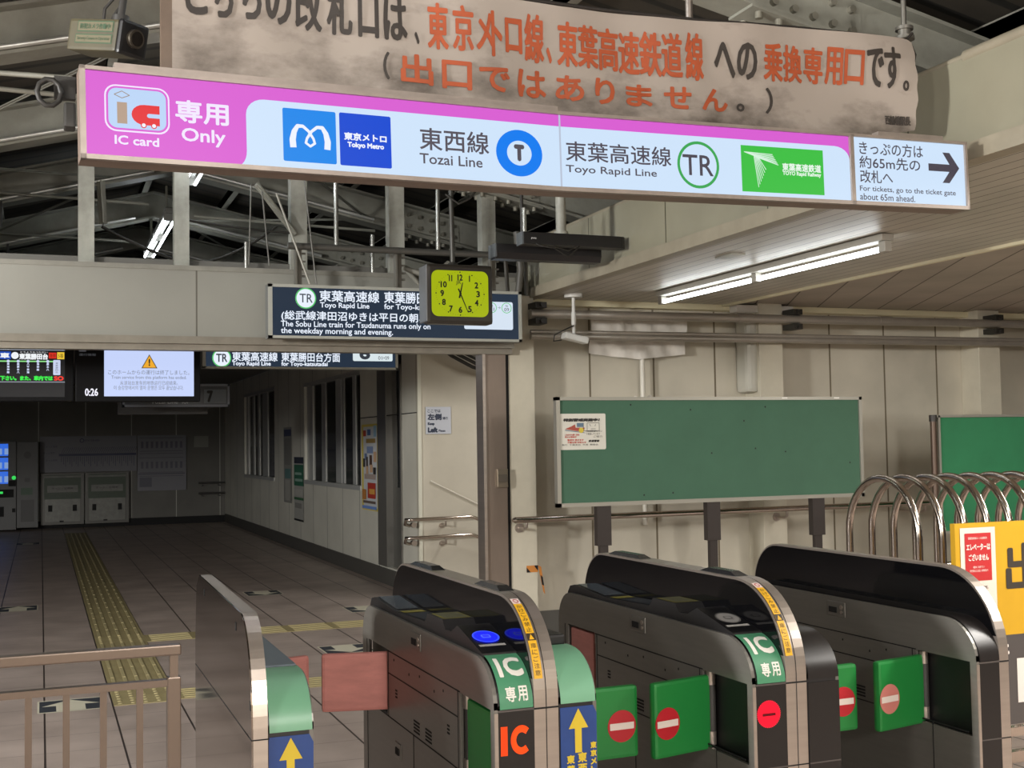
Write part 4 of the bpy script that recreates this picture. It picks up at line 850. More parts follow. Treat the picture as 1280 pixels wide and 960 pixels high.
# ------------------------------------------------------------------ yellow exit board
YY = 4.4
t = thing('exit_board', 'yellow and dark grey exit board cut off at the right edge', 'board', (4.4, YY, 0))
B().box(3.842, 5.1, YY, YY+.03, .69, 1.205).make('yellow_panel', M('exit yellow', '#c2961f', .5, noise=.06), t)
B().box(3.842, 5.1, YY+.001, YY+.031, .285, .69).make('grey_panel', M('exit grey', '#4b4644', .5), t)
dkt = M('exit ink', '#39332c', .5)
b = B(); b.text('出口', 4.125, .885, 4.62, 1.105, YY-.002, .006); b.make('lettering', dkt, t, fix=False)
b = B(); b.text('Exit', 3.90, .60, 4.13, .67, YY-.001, .004); b.text('出口', 3.90, .50, 4.10, .57, YY-.001, .002); b.make('grey_panel_lettering', M('exit white', '#d6cfc8', .5), t, fix=False)
b = B(); b.rect(4.172, .38, 4.6, .58, YY-.001); b.make('white_field', M('exit white', '#d6cfc8'), t, fix=False)
b = B(); b.disc(4.32, .47, .09, YY-.002, r_in=.06); b.make('green_ring', M('exit green', '#2f6b38', .5), t, fix=False)
b = B(); b.box(3.9, 5.1, YY+.03, YY+.07, .10, .15); b.box(3.9, 5.1, YY+.03, YY+.07, .22, .26); b.cyl((3.98, YY+.05, 0), (3.98, YY+.05, 1.1), .022, 10); b.cyl((4.15, YY+.05, 0), (4.15, YY+.05, .9), .018, 10); b.cyl((4.9, YY+.05, 0), (4.9, YY+.05, 1.1), .022, 10); b.make('stand', chrome, t)
ps = thing('notice_sheet', 'white notice sheet with a red field on the yellow board', 'notice', (3.96, YY, .9))
b = B(); b.rect(3.868, .62, 4.068, 1.185, YY-.003); b.make('paper', M('notice paper', '#d9c9bd', .6), ps, fix=False)
b = B(); b.rect(3.892, .945, 4.042, 1.160, YY-.005); b.make('red_field', M('notice red', '#b02a2c', .5), ps, fix=False)
b = B(); b.text('エレベーターは', 3.899, 1.083, 4.035, 1.113, YY-.006, .0008); b.text('ございません', 3.910, 1.036, 4.025, 1.066, YY-.006, .0008); b.text('西船橋駅東葉高速線には、このお客様専用改札', 3.91, 1.132, 4.02, 1.143, YY-.006); b.text('階段をご利用下さい', 3.935, 1.002, 4.0, 1.012, YY-.006); b.text('改札係員またはお近くの駅係員まで', 3.915, .985, 4.02, .996, YY-.006); b.make('white_lettering', M('notice white', '#e6d8d0', .6), ps, fix=False)
b = B(); b.text('お手洗もこの先へ直進です。', 3.908, .906, 4.018, .922, YY-.004, .0005); b.make('black_lettering', ink, ps, fix=False)
b = B(); b.poly([(3.955, .84), (3.993, .84), (3.993, .79), (4.045, .855), (3.993, .905+.0), (3.993, .873), (3.955, .873)], YY-.004); b.make('red_arrow', M('notice red', '#b02a2c'), ps, fix=False)

# ------------------------------------------------------------------ ticket gates
panel_green = M('gate green', '#3f8f63', .42)
pale_green = M('gate pale green', '#70a484', .38)
GF, GR = 3.37, 4.92
def body_prof(y0=GF, y1=GR, top=.957):
    return [(y0, 0), (y0, .84)]+arc(y0+.16, .82, .16, top-.82, 180, 90, 10)+arc(y1-.13, top-.13, .13, .13, 90, 0, 8)+[(y1, 0)]
def hood_prof(y1=GR, top=1.125, e=0.):
    return [(GF+e, .84)]+arc(GF+.29, .84, .29-e, top-.84-e, 180, 90, 16)+arc(y1-.19, .93, .19-e, top-.93-e, 90, 0, 10)+[(y1-e, .84)]
def front_curve(y, n=14, z1=.815, top=.957, a1=90):
    """deck front curve from the top down, pushed out by y"""
    return [(p, q) for p, q in [(GF+.16+(.16+y)*math.cos(math.radians(a)), .82+(top-.82+y)*math.sin(math.radians(a))) for a in [a1+(180-a1)*i/n for i in range(n+1)]]]
def curve_map(x0, x1, prof):
    """lay (x, s) drawings on a curve: s runs 0..1 from bottom to top"""
    P = prof[::-1]; d = [0]
    for a, c in zip(P, P[1:]): d.append(d[-1]+math.hypot(c[0]-a[0], c[1]-a[1]))
    L = d[-1]
    def f(x, y, s):
        s = max(0, min(1, s))*L
        for i in range(len(P)-1):
            if s <= d[i+1] or i == len(P)-2:
                t = (s-d[i])/max(1e-9, d[i+1]-d[i]); py = P[i][0]+(P[i+1][0]-P[i][0])*t; pz = P[i][1]+(P[i+1][1]-P[i][1])*t
                ty, tz = P[i+1][0]-P[i][0], P[i+1][1]-P[i][1]; l = math.hypot(ty, tz); ny, nz = -tz/l, ty/l
                return (x0+(x1-x0)*x, py-ny*y*-1 if False else py+ny*(-y), pz+nz*(-y))
    return f, L
def cut(b, n=16):
    """slice flat lettering so that it can follow a curve"""
    bm = bmesh.new(); vv = [bm.verts.new(v) for v in b.v]
    for f in b.f:
        try: bm.faces.new([vv[i] for i in f])
        except ValueError: pass
    for i in range(1, n): bmesh.ops.bisect_plane(bm, geom=bm.verts[:]+bm.edges[:]+bm.faces[:], plane_co=(0, 0, i/n), plane_no=(0, 0, 1))
    o = B(b.tf); o.bm(bm); return o
def flap(t, hx, hy, tx, ty, mat, sign=None, z0=.56, z1=.79, thick=.03):
    """padded door leaf from hinge (hx, hy) to tip (tx, ty)"""
    d = Vector((tx-hx, ty-hy, 0)); L = d.length; d.normalize()
    n = Vector((d.y, -d.x, 0))
    if n.y > 0: n = -n
    def tf(x, y, z): return Vector((hx, hy, 0))+d*x-n*y+Vector((0, 0, z))
    b = B(tf); b.box(0, L, -thick/2, thick/2, z0, z1, .012); o = b.make('door_leaf', mat, t)
    if sign:
        cx = L*.785; r = .053
        b = B(tf); b.disc(cx, (z0+z1)/2-.012, r, -thick/2-.0012); b.make('no_entry_disc', M('no entry red', '#b3202a', .45) if sign != 'pale' else M('faded no entry', '#c4796f', .5), o, fix=False)
        b = B(tf); b.rect(cx-.045, (z0+z1)/2-.023, cx+.045, (z0+z1)/2-.001, -thick/2-.0024); b.make('no_entry_bar', M('no entry white', '#dccfc6', .5), o, fix=False)
    return o
pinkf = M('faded pink leaf', '#cf867c', .65, noise=.22, scale=5, stretch=(1, 1, 4))
greenf = M('green leaf vinyl', '#1f7a37', .4)
def rectyz(y0, y1, z0, z1): return [(y0, z0), (y1, z0), (y1, z1), (y0, z1)]

def left_half(t, X, wd, lit, front_led, reader=True, plain=False):
    """deck, side plate and front on the left of the hood"""
    o = B(); o.plate(body_prof(), [rectyz(3.40, 3.68, .56, .816), rectyz(4.545, 4.82, .575, .822)], X, X+.012); sp = o.make('side_panel', brushed, t)
    b = B()   # joints of the plate
    for y0, y1, z in ((3.68, 4.545, .818), (3.70, 4.53, .735), (3.42, 4.90, .571)): b.box(X-.0012, X+.004, y0, y1, z-.002, z+.002)
    for y, z0, z1 in ((3.70, .57, .818), (4.53, .57, .818), (4.20, .0, .57), (4.85, 0, .82), (3.60, 0, .57)): b.box(X-.0012, X+.004, y-.0018, y+.0018, z0, z1)
    for y, z in ((4.42, .66), (3.80, .66)):
        for k in range(3): b.box(X-.0012, X+.004, y-.012, y+.012, z+.012*k, z+.012*k+.006)
    for y in (4.16, 4.02):
        for k in range(4): b.box(X-.0012, X+.004, y-.035, y+.035, .585+.012*k, .585+.012*k+.006)
    for y, z in ((4.45, .795), (4.25, .775), (4.12, .79), (3.95, .77), (3.85, .79)): b.box(X-.0012, X+.004, y-.003, y+.003, z-.004, z+.004)
    b.make('panel_joints', gap, sp)
    b = B(); b.box(X-.003, X+.004, 4.098, 4.215, .878, .938, .006); k = b.make('lock_plate', brushed, t)
    b = B(); b.box(X-.006, X, 4.15, 4.20, .893, .915); b.make('lock_slot', gap, k)
    b = B(); b.cyl((X-.006, 4.12, .918), (X, 4.12, .918), .009, 10); b.cyl((X-.006, 4.12, .898), (X, 4.12, .898), .007, 10); b.apart('lock_button', steel, k)
    b = B(); b.box(X-.003, X+.004, 4.36, 4.44, .44, .50, .005); k = b.make('lock_plate', brushed, t)
    b = B(); b.box(X-.006, X, 4.385, 4.425, .455, .48); b.make('lock_slot', gap, k)
    # core, recessed behind the door pockets
    P = body_prof()
    o = B(); o.prism([(GF+.035, .0), (GF+.035, .55), (GF+.035, .83)]+arc(GF+.16, .83, .125, .12, 180, 90, 8)+arc(GR-.13, .822, .125, .128, 90, 0, 6)+[(GR-.005, 0)], X+.04, X+wd); o.make('core', black, t)
    b = B(); b.prism([(GF+.002, .83)]+arc(GF+.16, .83, .158, .122, 180, 90, 10)+arc(GR-.13, .822, .128, .128, 90, 0, 6)+[(GR-.002, .826), (GF+.002, .826)][:1]+[(GR-.002, .826)], X+.012, X+wd); b.make('deck_base', black, t)
    b = B(); b.box(X+.012, X+wd, GF, GF+.034, 0, .813); b.make('front_panel', M('front dark panel', '#191615', .32), t)
    b = B(); b.box(X+.001, X+.012, GF-.003, GF+.02, 0, .81); b.make('front_edge', steel, t)
    b = B(); b.box(X+.012, X+wd, GF-.001, GF, .548, .552); b.box(X+.012, X+wd, GF-.001, GF, .812, .818); b.apart('front_joint', M('joint grey', '#4d4744', .5), t)
    # hinge posts in the pockets
    for y, z0, z1 in ((3.665, .565, .812), (4.56, .58, .82)):
        h = B().cyl((X+.024, y, z0), (X+.024, y, z1), .014, 10).make('hinge', dgrey, t)
        b = B(); b.cyl((X+.022, y, z0), (X+.022, y, z0+.045), .0155, 10); b.cyl((X+.022, y, z1-.045), (X+.022, y, z1), .0155, 10); b.apart('hinge_sleeve', steel, h)
    if plain:
        c = front_curve(.003, a1=90); B().sweep([(4.75, .961)]+c, X+.014, X+wd-.001).make('top_cover', M('dark satin cover', '#1f1b1a', .34), t)
        return
    # deck furniture
    dx0, dx1 = X+.013, X+wd-.002
    b = B(); b.prism([(4.845, .955), (4.82, .984), (4.77, .993), (4.45, .972), (4.09, .985), (4.06, 1.016), (3.89, 1.016), (3.86, .987), (3.80, .990), (3.735, 1.018), (3.50, .963), (3.50, .94), (4.845, .94)], dx0, dx1); b.make('deck', black, t)
    b = B(); b.quad((dx0+.015, 4.77, .9945), (dx1-.012, 4.77, .9945), (dx1-.012, 4.50, .9765), (dx0+.015, 4.50, .9765)); b.make('display_panel', M('display glass', '#4f565c', .12, spec=.7), t, fix=False)
    b = B(); b.quad((dx0+.015, 4.46, .9745), (dx1-.012, 4.46, .9745), (dx1-.012, 4.40, .9755), (dx0+.015, 4.40, .9755)); b.make('yellow_mark', M('worn yellow', '#8d8437', .6, noise=.4, scale=30), t, fix=False)
    b = B(); b.quad((dx0+.012, 4.37, .977), (dx1-.02, 4.37, .977), (dx1-.012, 4.12, .9855), (dx0+.012, 4.12, .9855)); b.make('grey_plate', M('grey plate', '#3f4246', .3), t, fix=False)
    b = B(); y0, y1, z = 4.045, 3.905, 1.0168
    b.quad((dx0+.01, y0, z), (dx1-.006, y0, z), (dx1-.006, y1, z), (dx0+.01, y1, z)); b.make('ticket_slot_border', M('worn yellow', '#8d8437'), t, fix=False)
    b = B(); b.quad((dx0+.016, y0-.008, z+.0006), (dx1-.012, y0-.008, z+.0006), (dx1-.012, y1+.008, z+.0006), (dx0+.016, y1+.008, z+.0006)); b.make('ticket_slot_cover', M('slot cover', '#57563f', .4), t, fix=False)
    # reader on the front slope
    s0, s1 = Vector((0, 3.735, 1.018)), Vector((0, 3.50, .963)); sd = (s1-s0).normalized(); sn = Vector((0, -sd.z, sd.y))
    if sn.z < 0: sn = -sn
    xm = (dx0+dx1)/2
    def rtf(x, y, z): q = s0+sd*(.115-z)-sn*y; return (xm+x, q.y, q.z)
    b = B(rtf); b.rrect(-.052, -.115, .052, .10, .006, -.001); b.make('reader_plate', M('reader plate', '#101012', .3), t, fix=False)
    rd = B(rtf).disc(0, 0.0, .043, -.003, .048).make('reader_disc', emis('#1a22ff', 1.6) if lit else M('reader grey', '#8a8783', .45), t, fix=False)
    b = B(rtf); b.disc(0, 0.0, .043, -.0036, .048, r_in=.038); b.make('reader_ring', emis('#3b55ff', 1.2) if lit else M('reader ring', '#5d5a58', .4), rd, fix=False)
    b = B(rtf); b.rrect(-.015, -.013, .015, .013, .006, -.0042); b.make('reader_emblem', emis('#5470ff', 1.) if lit else M('reader dark', '#55504e', .4), rd, fix=False)
    b = B(rtf); b.rrect(-.011, -.009, .011, .009, .005, -.0046); b.make('reader_emblem_core', emis('#2a30ff', 1.5) if lit else M('reader grey', '#8a8783'), rd, fix=False)
    b = B(rtf); b.rect(-.046, -.078, .04, -.062, -.003); b.make('reader_label', M('label strip', '#a5a29c', .5), t, fix=False)
    # green IC panel following the curve
    pr = [(3.505, .961)]+front_curve(.003, a1=97); px0, px1 = X+.018, X+wd-.004
    B().sweep(pr, px0, px1).make('ic_panel', M('ic panel green', '#468462', .4), t)
    f, L = curve_map(px0, px1, pr); W = px1-px0
    b = B(f); b.rect(.0, 0, .025, 1, -.0006); b.rect(.0, 0, 1, .012, -.0006); b.rect(0, .985, 1, 1, -.0006); b.make('panel_edge', M('panel edge pale', '#8fbf9f', .5), t, fix=False) if False else None
    b = B(f); b.hold = True; b.text('I', .14, .43, .27, .80, -.0008, .014); b.text('C', .36, .43, .90, .80, -.0008, .024); b.cuts = []
    b.text('専', .20, .09, .51, .29, -.0008, .005); b.text('用', .57, .09, .86, .29, -.0008, .005)
    cut(b).make('ic_lettering', M('panel white', '#dcd8cf', .5), t, fix=False)
    if front_led == 'IC':
        rim = emis('#ff4a12', 1.6)
        b = B(); z0, z1 = .688, .768; xa = X+.022
        for i in range(4):
            for j in range(17): b.disc(xa+i*.0055, z0+j*(z1-z0)/16, .0026, GF-.002, n=6)
        R = (z1-z0)/2; cx = X+.085; cz = (z0+z1)/2
        for a in range(50, 311, 8):
            for r in (R, R*.87, R*.74, R*.61): b.disc(cx+r*.80*math.cos(math.radians(a)), cz+r*math.sin(math.radians(a)), .0026, GF-.002-.00001*a/100, n=6)
        b.make('led_letters', rim, t, fix=False)
    if front_led == 'stop':
        b = B(); cx, cz = X+.058, .722
        b.disc(cx, cz, .0415, GF-.002, .041)
        b.make('led_disc', emis('#ff0f2c', 1.4), t, fix=False)
        b = B()
        for k in range(40): b.disc(cx+.0425*math.cos(k*math.pi/20), cz+.042*math.sin(k*math.pi/20), .0022, GF-.0024, n=6)
        b.make('led_dots', emis('#ff2a40', 1.3), t, fix=False)
        b = B(); b.rect(cx-.024, cz-.006, cx+.025, cz+.003, GF-.003); b.make('led_bar', emis('#7a0a18', .8), t, fix=False)

def hood(t, x0, x1, seam=True, sides=(1, 1), y1=GR):
    P = hood_prof(y1)
    b = B(); b.prism(P+[(y1, 0), (GF, 0)], x0, x1); b.make('hood', steel, t)
    for s, x in ((0, x0), (1, x1)):
        if not sides[s]: continue
        Q = hood_prof(y1, e=.008)
        Q = [(p, q) for p, q in Q if q > .85]; Q = [(Q[0][0], .90)]+[p for p in Q if p[1] > .90]+[(Q[-1][0], .90)]
        xa, xb = (x-.003, x+.004) if s == 0 else (x-.004, x+.003)
        b = B(); b.prism(Q, xa, xb); b.make('hood_side_panel', gloss, t)
    b = B(); xm = (x0+x1)/2
    if seam:
        n = [(p-.0012, q) if q < 1.1 else (p, q+.0012) for p, q in [(GF, 0)]+P[:16]]
        B().sweep([(GF-.0012, 0), (GF-.0012, .84)]+[(GF+.29-(.2912)*math.cos(math.radians(a)), .84+.2862*math.sin(math.radians(a))) for a in range(0, 91, 6)], xm-.0012, xm+.0012).make('hood_seam', gap, t)
    b = B(); b.box(x0-.0005, x1+.0005, GF-.001, GF+.004, .811, .816); b.box(x0-.0005, x1+.0005, GF-.001, GF+.004, .548, .552); b.apart('hood_joint', gap, t)
    for ya, yb in ((4.40, 4.70), (3.68, 3.93)):
        b = B(); x = xm; w = min(.026, (x1-x0)*.36)
        vs = [(x-w, ya, 1.1245), (x+w, ya, 1.1245), (x+w, yb, 1.1245), (x-w, yb, 1.1245), (x-w*.7, ya+.05, 1.139), (x+w*.7, ya+.05, 1.139), (x+w*.7, yb-.05, 1.139), (x-w*.7, yb-.05, 1.139)]
        b.add(vs, [(0, 1, 2, 3), (4, 7, 6, 5), (0, 4, 5, 1), (1, 5, 6, 2), (2, 6, 7, 3), (3, 7, 4, 0)])
        if y1 > 4.8 and x1-x0 > .05: b.make('sensor_cap', M('sensor cap', '#1d1d1f', .2), t)
def warning_strip(t, x0, x1):
    P = [(GF+.29-.2925*math.cos(math.radians(a)), .84+.2875*math.sin(math.radians(a))) for a in range(72, 8, -4)]
    f, L = curve_map(x0, x1, P)
    s = B().sweep([(p-.0, q) for p, q in P], x0, x1).make('warning_strip', M('strip yellow', '#d9a520', .45), t)
    b = B(f); b.rect(0, .89, 1, 1, -.0005); cut(b, 20).make('strip_header', M('strip white', '#d9c6c0', .5), s, fix=False)
    b = B(f); b.disc(.5, .945, .32, -.001, .04, 16, .22); b.make('ban_mark', M('strip red', '#a8332c', .5), s, fix=False)
    b = B(f)
    for k, c in enumerate('かけこみ禁止'): b.text(c, .18, .86-.065*k-.05, .82, .86-.065*k, -.001, .02 if False else 0)
    b.rect(0, .385, 1, .465, -.0008)
    for k, c in enumerate('扉にご注意'): b.text(c, .18, .355-.068*k-.052, .82, .355-.068*k, -.001)
    cut(b, 30).make('strip_lettering', M('strip ink', '#352a1c', .5), s, fix=False)
    b = B(f); b.add([(.2, -.0014, .395), (.8, -.0014, .395), (.5, -.0014, .455)], [(0, 1, 2)]); b.make('strip_triangle', M('strip yellow', '#d9a520'), s, fix=False)
def right_half(t, X0, X1, style, top=black):
    P = body_prof()
    b = B(); b.prism(P, X0, X1-.012); b.make('core_right', black, t)
    b = B(); b.plate(P, [rectyz(3.40, 3.68, .56, .816)], X1-.012, X1); b.make('side_panel_right', brushed, t)
    c = front_curve(.003, a1=92)
    if style == 'green':
        B().sweep([(3.575, .9605), (3.53, .9605)]+c, X0+.006, X1-.004).make('front_cover', pale_green, t)
        b = B(); b.box(X0+.003, X1-.012, 3.57, 4.7, .957, .992, .008) if top is black else b.prism([(3.60, .955), (3.60, .962), (4.75, .962), (4.75, .955)], X0+.004, X1-.004); b.make('top_cover', top, t)
        z0 = .50
        b = B(); pts = [(X0+.004, z0), (X1-.004, z0), (X1-.001, .785), (X1-.012, .808), (X0+.004, .808)]; b.poly(pts, GF-.003); b.poly([(p[0], p[1]) for p in pts[::-1]], GF-.0005)
        pn = b.make('direction_panel', M('direction blue', '#1f3f7d', .45, noise=.1, scale=12), t, fix=False)
        ye = M('direction yellow', '#cbb02b', .5)
        cx = (X0+X1)/2; b = B(); b.poly([(cx-.012, .672), (cx+.010, .672), (cx+.010, .744), (cx+.032, .744), (cx, .803), (cx-.032, .744), (cx-.012, .744)], GF-.0045); b.make('direction_arrow', ye, pn, fix=False)
        b = B()
        for col, txt_, sz, zt in ((X0+.022, '東葉高速線', .026, .667), (X0+.058, '東西線', .030, .672), (X0+.100, '東京メトロ', .020, .700)):
            for k, ch in enumerate(txt_):
                zz = zt-k*(sz+.004)
                if zz-sz > z0: b.text(ch, col, zz-sz, min(col+sz, X1-.002), zz, GF-.0045, .0012)
        b.make('direction_lettering', ye, pn, fix=False)
    else:
        B().sweep([(3.66, .9605), (3.53, .9605)]+c, X0+.004, X1-.002).make('front_cover', M('dark satin cover', '#1f1b1a', .34), t)
        b = B(); b.box(X0+.003, X1-.045, 3.64, 4.7, .957, 1.0, .01); b.make('top_cover', black, t)
        b = B(); b.box(X0+.003, X1-.001, GF-.003, GF+.004, .0, .808); b.make('front_panel_right', M('front dark panel', '#191615', .32), t)
        b = B(); b.box(X0+.003, X1-.001, GF-.004, GF, .548, .552); b.make('front_joint', M('joint grey', '#4d4744'), t)

def full_gate(X, label, lit, led, style, top=black):
    t = thing('ticket_gate', label, 'ticket gate', (X+.165, 4.14, 0), 'ticket gates in a row')
    left_half(t, X, .127, lit, led)
    hood(t, X+.127, X+.205)
    warning_strip(t, X+.131, X+.158)
    right_half(t, X+.206, X+.33, style, top)
    return t
g = full_gate(1.238, 'ticket gate with glowing blue reader and orange lit letters on its front', True, 'IC', 'green')
flap(g, 1.238+.024, 4.56, 1.0, 4.62, pinkf, z0=.59, z1=.81)
B().box(1.252, 1.274, 3.42, 3.655, .565, .80, .008).make('door_leaf', greenf, g)
flap(g, 1.575, 3.69, 1.868, 3.70, greenf, 'red', z0=.548, z1=.785)
g = full_gate(2.116, 'ticket gate with grey reader and red lit no entry disc', False, 'stop', 'black')
B().box(2.120, 2.144, 4.575, 4.80, .585, .812, .008).make('door_leaf', pinkf, g)
flap(g, 2.135, 3.675, 1.885, 3.62, greenf, 'red', z0=.55, z1=.80)
flap(g, 2.452, 3.69, 2.755, 3.70, greenf, 'red', z0=.548, z1=.785)
# rightmost gate: half hood, black all over
t = thing('ticket_gate', 'rightmost ticket gate with plain black front and pale no entry leaf', 'ticket gate', (3.1, 4.14, 0), 'ticket gates in a row')
left_half(t, 3.016, .101, False, None, plain=True)
hood(t, 3.117, 3.158, seam=False, sides=(1, 1))
flap(t, 3.035, 3.675, 2.785, 3.62, greenf, 'pale', z0=.55, z1=.80)
# leftmost gate: mirror panel and right deck only
t = thing('ticket_gate', 'leftmost ticket gate with mirrored side panel and blue arrow panel', 'ticket gate', (.62, 4.0, 0), 'ticket gates in a row')
PM = [(3.345, 0), (3.345, .84)]+arc(3.345+.20, .84, .20, .29, 180, 90, 14)+[(4.50, 1.145), (4.58, 1.10), (4.62, .9), (4.62, 0)]
b = B(); b.prism(PM, .536, .576); b.make('hood', steel, t)
b = B(); b.prism([(p, q) for p, q in PM], .532, .5365); b.make('mirror_panel', mirror, t)
b = B(); b.box(.5312, .58, 3.343, 4.62, .809, .812); b.make('panel_joint', gap, t)
b = B()
for y, z in ((4.35, 1.10), (3.62, 1.08), (3.36, .9)): b.box(.5308, .534, y-.008, y+.008, z-.012, z+.012)
b.apart('latch_hole', gap, t)
right_half(t, .578, .706, 'green', M('slate top', '#66727a', .4))
flap(t, .70, 4.56, .948, 4.62, pinkf, z0=.59, z1=.81)

# ------------------------------------------------------------------ handrail fence, bottom left
RYY = 3.4
t = thing('bar_fence', 'brown metal bar fence in the bottom left corner', 'fence', (0, RYY, 0))
b = B(); b.box(-1.2, .353, RYY-.02, RYY+.02, 1.048, 1.076, .004); b.make('top_rail', brown, t)
b = B(); b.box(-1.2, .325, RYY-.014, RYY+.014, .966, .984); b.make('middle_rail', brown, t)
B().box(.317, .352, RYY-.018, RYY+.018, 0, .99, .003).make('post', brown, t)
B().box(.324, .345, RYY-.012, RYY+.012, .985, 1.05).make('post_neck', brown, t)
for k in range(14):
    x = .247-.0915*k
    B().box(x-.0085, x+.0085, RYY-.0085, RYY+.0085, .05, .97).make('bar', brown, t)
b = B(); b.box(-1.2, .33, RYY-.012, RYY+.012, .05, .07); b.make('bottom_rail', brown, t)

# ------------------------------------------------------------------ floor markings
def sticker(x0, x1, y0, y1, label, toward=False):
    t = thing('floor_arrow', label, 'floor sticker', ((x0+x1)/2, (y0+y1)/2, 0), 'arrow stickers on the floor')
    def tf(x, y, z): return (x0+(x1-x0)*x, (y1-(y1-y0)*z) if toward else (y0+(y1-y0)*z), .002-y)
    b = B(tf); b.rrect(0, 0, 1, 1, .05, .0005); b.make('border', M('sticker cream', '#cfcab4', .6), t, fix=False)
    b = B(tf); b.rect(.03, .06, .97, .94, 0); b.make('field', M('sticker navy', '#34383f', .6), t, fix=False)
    b = B(tf); b.poly([(.28, .06), (.72, .06), (.72, .5), (.94, .5), (.5, .92), (.06, .5), (.28, .5)], -.0005); b.make('arrow', M('sticker cream', '#cfcab4'), t, fix=False)
    return t
sticker(-.015, .375, 8.01, 8.40, 'arrow floor sticker behind the bar fence')
sticker(-.40, -.02, 13.18, 13.62, 'arrow floor sticker at the left edge in the passage')
sticker(2.085, 2.475, 13.30, 13.72, 'arrow floor sticker in mid passage, right of mirrored panel', True)
sticker(2.06, 2.45, 9.29, 9.69, 'arrow floor sticker just behind the pink door leaf', True)
sticker(2.79, 3.19, 11.5, 11.93, 'arrow floor sticker beside the rear end of the blue reader gate', True)
sticker(-.396, -.007, 22.4, 22.9, 'dim arrow floor sticker far down the dark passage')
yel = M('tactile yellow', '#9d9066', .6, noise=.2, scale=5)
def tactile(x0, x1, y0, y1, label, bars=None, nb=5, dots=False):
    t = thing('tactile_paving', label, 'tactile paving', ((x0+x1)/2, (y0+y1)/2, 0))
    B().box(x0, x1, y0, y1, 0, .004).make('base', yel, t)
    b = B(); rb = M('tactile ridge', '#aa9e74', .6)
    if dots:
        n = max(1, round((x1-x0)/.075)); m = max(1, round((y1-y0)/.075))
        for i in range(n):
            for j in range(m): b.cyl((x0+(i+.5)*(x1-x0)/n, y0+(j+.5)*(y1-y0)/m, .004), (x0+(i+.5)*(x1-x0)/n, y0+(j+.5)*(y1-y0)/m, .009), .016, 8, .011)
    elif bars == 'y':
        w = (x1-x0)/nb; ny = max(1, round((y1-y0)/.4))
        for i in range(nb):
            for j in range(ny): b.box(x0+(i+.36)*w, x0+(i+.64)*w, y0+j*.4+.012, y0+j*.4+.388, .004, .009)
    else:
        n = max(1, round((x1-x0)/.4)); w = (y1-y0)/nb
        for i in range(nb):
            for j in range(n): b.box(x0+j*.4+.04, x0+j*.4+.37, y0+(i+.36)*w, y0+(i+.64)*w, .004, .009)
    b.make('ridges', rb, t)
    return t
tactile(.432, .826, 8.6, 10.6, 'ridged yellow tactile strip between the two crossing strips', 'y')
tactile(.432, .826, 11.0, 25.0, 'long ridged yellow tactile strip running down the dark passage', 'y')
tactile(.432, .826, 8.05, 8.6, 'dotted yellow tactile block at the near end of the strip', dots=True)
tactile(.432, .826, 10.6, 11.0, 'dotted yellow tactile block where the far strip branches off', dots=True)
tactile(.826, 3.60, 10.58, 10.96, 'yellow tactile strip crossing the passage behind the header', 'x')
tactile(.826, 3.2, 8.09, 8.42, 'yellow tactile strip crossing behind the pink door leaves', 'x')

# ------------------------------------------------------------------ passage wall things
t = thing('keep_left_sign', 'white keep left sign on the beige stair wall', 'sign', (3.95, 12.35, 1.85))
B().box(3.815, 4.095, 12.345, 12.36, 1.713, 2.002, .002).make('plate', M('sign white', '#b9bcc4', .5), t)
b = B(); b.text('ここでは', 3.832, 1.942, 3.98, 1.975, 12.344, .001); b.text('左側', 3.832, 1.86, 3.99, 1.93, 12.344, .004); b.text('通行', 4.0, 1.865, 4.06, 1.895, 12.344, .001); b.text('Keep', 3.834, 1.80, 3.91, 1.838, 12.344, .003); b.text('Left', 3.834, 1.728, 3.945, 1.785, 12.344, .005); b.text('Please', 3.955, 1.735, 4.03, 1.76, 12.344, .001); b.make('lettering', M('sign navy', '#2a3348', .5), t, fix=False)
t = thing('stair_handrail', 'double steel handrail on the beige stair wall', 'handrail', (4.1, 12.25, .75))
for z in (.82, .63):
    b = B(); b.tube([(3.62, 12.35, z-.07), (3.56, 12.3, z-.05), (3.55, 12.24, z), (3.62, 12.22, z), (4.25, 12.22, z+.01), (4.30, 12.22, z), (4.50, 12.22, z-.09), (4.8, 12.22, z-.25)], .019, 10); b.make('rail', chrome, t)
    b = B(); b.tube([(3.98, 12.22, z-.02), (3.98, 12.22, z-.07), (3.98, 12.36, z-.08)], .011, 8); b.cyl((3.98, 12.345, z-.08), (3.98, 12.36, z-.08), .03, 12); b.make('bracket', steel, t)
    b = B(); b.cyl((3.66, 12.3, z-.06), (3.66, 12.36, z-.06), .03, 12); b.make('end_bracket', steel, t)
for z, lb in ((.66, 'upper'), (.37, 'lower')):
    o = B().tube([(4.38, 11.4, z), (4.46, 11.4, z), (4.85+z*.4, 11.4, z-.02), (4.95+z*.4, 11.4, z-.1), (4.95+z*.4, 11.4, 0)], .026, 10).make('rail_end', chrome, at=(4.4, 11.4, z)); tag(o, lb+' rounded rail end showing left of the steel door post', 'handrail')
b = B(); b.tube([(3.86, 12.345, 1.215), (4.6, 12.345, .85), (5.2, 12.345, .55)], .008, 6); tag(b.make('stair_trim_line', M('white trim', '#d8d3c4', .5), at=(4, 12.34, 1.1)), 'thin white line sloping down the beige stair wall', 'trim')
b = B()
for k in range(5): b.tube([(3.8+.06*k, 12.25-.05*k, 2.95), (3.9+.06*k, 12.25-.05*k, 2.68), (4.06+.06*k, 12.2-.05*k, 2.54+.01*k), (4.3+.05*k, 12.2-.05*k, 2.42+.02*k), (4.7+.05*k, 12.2-.05*k, 2.33+.02*k), (5.1+.05*k, 12.2-.05*k, 2.95)], .02, 8)
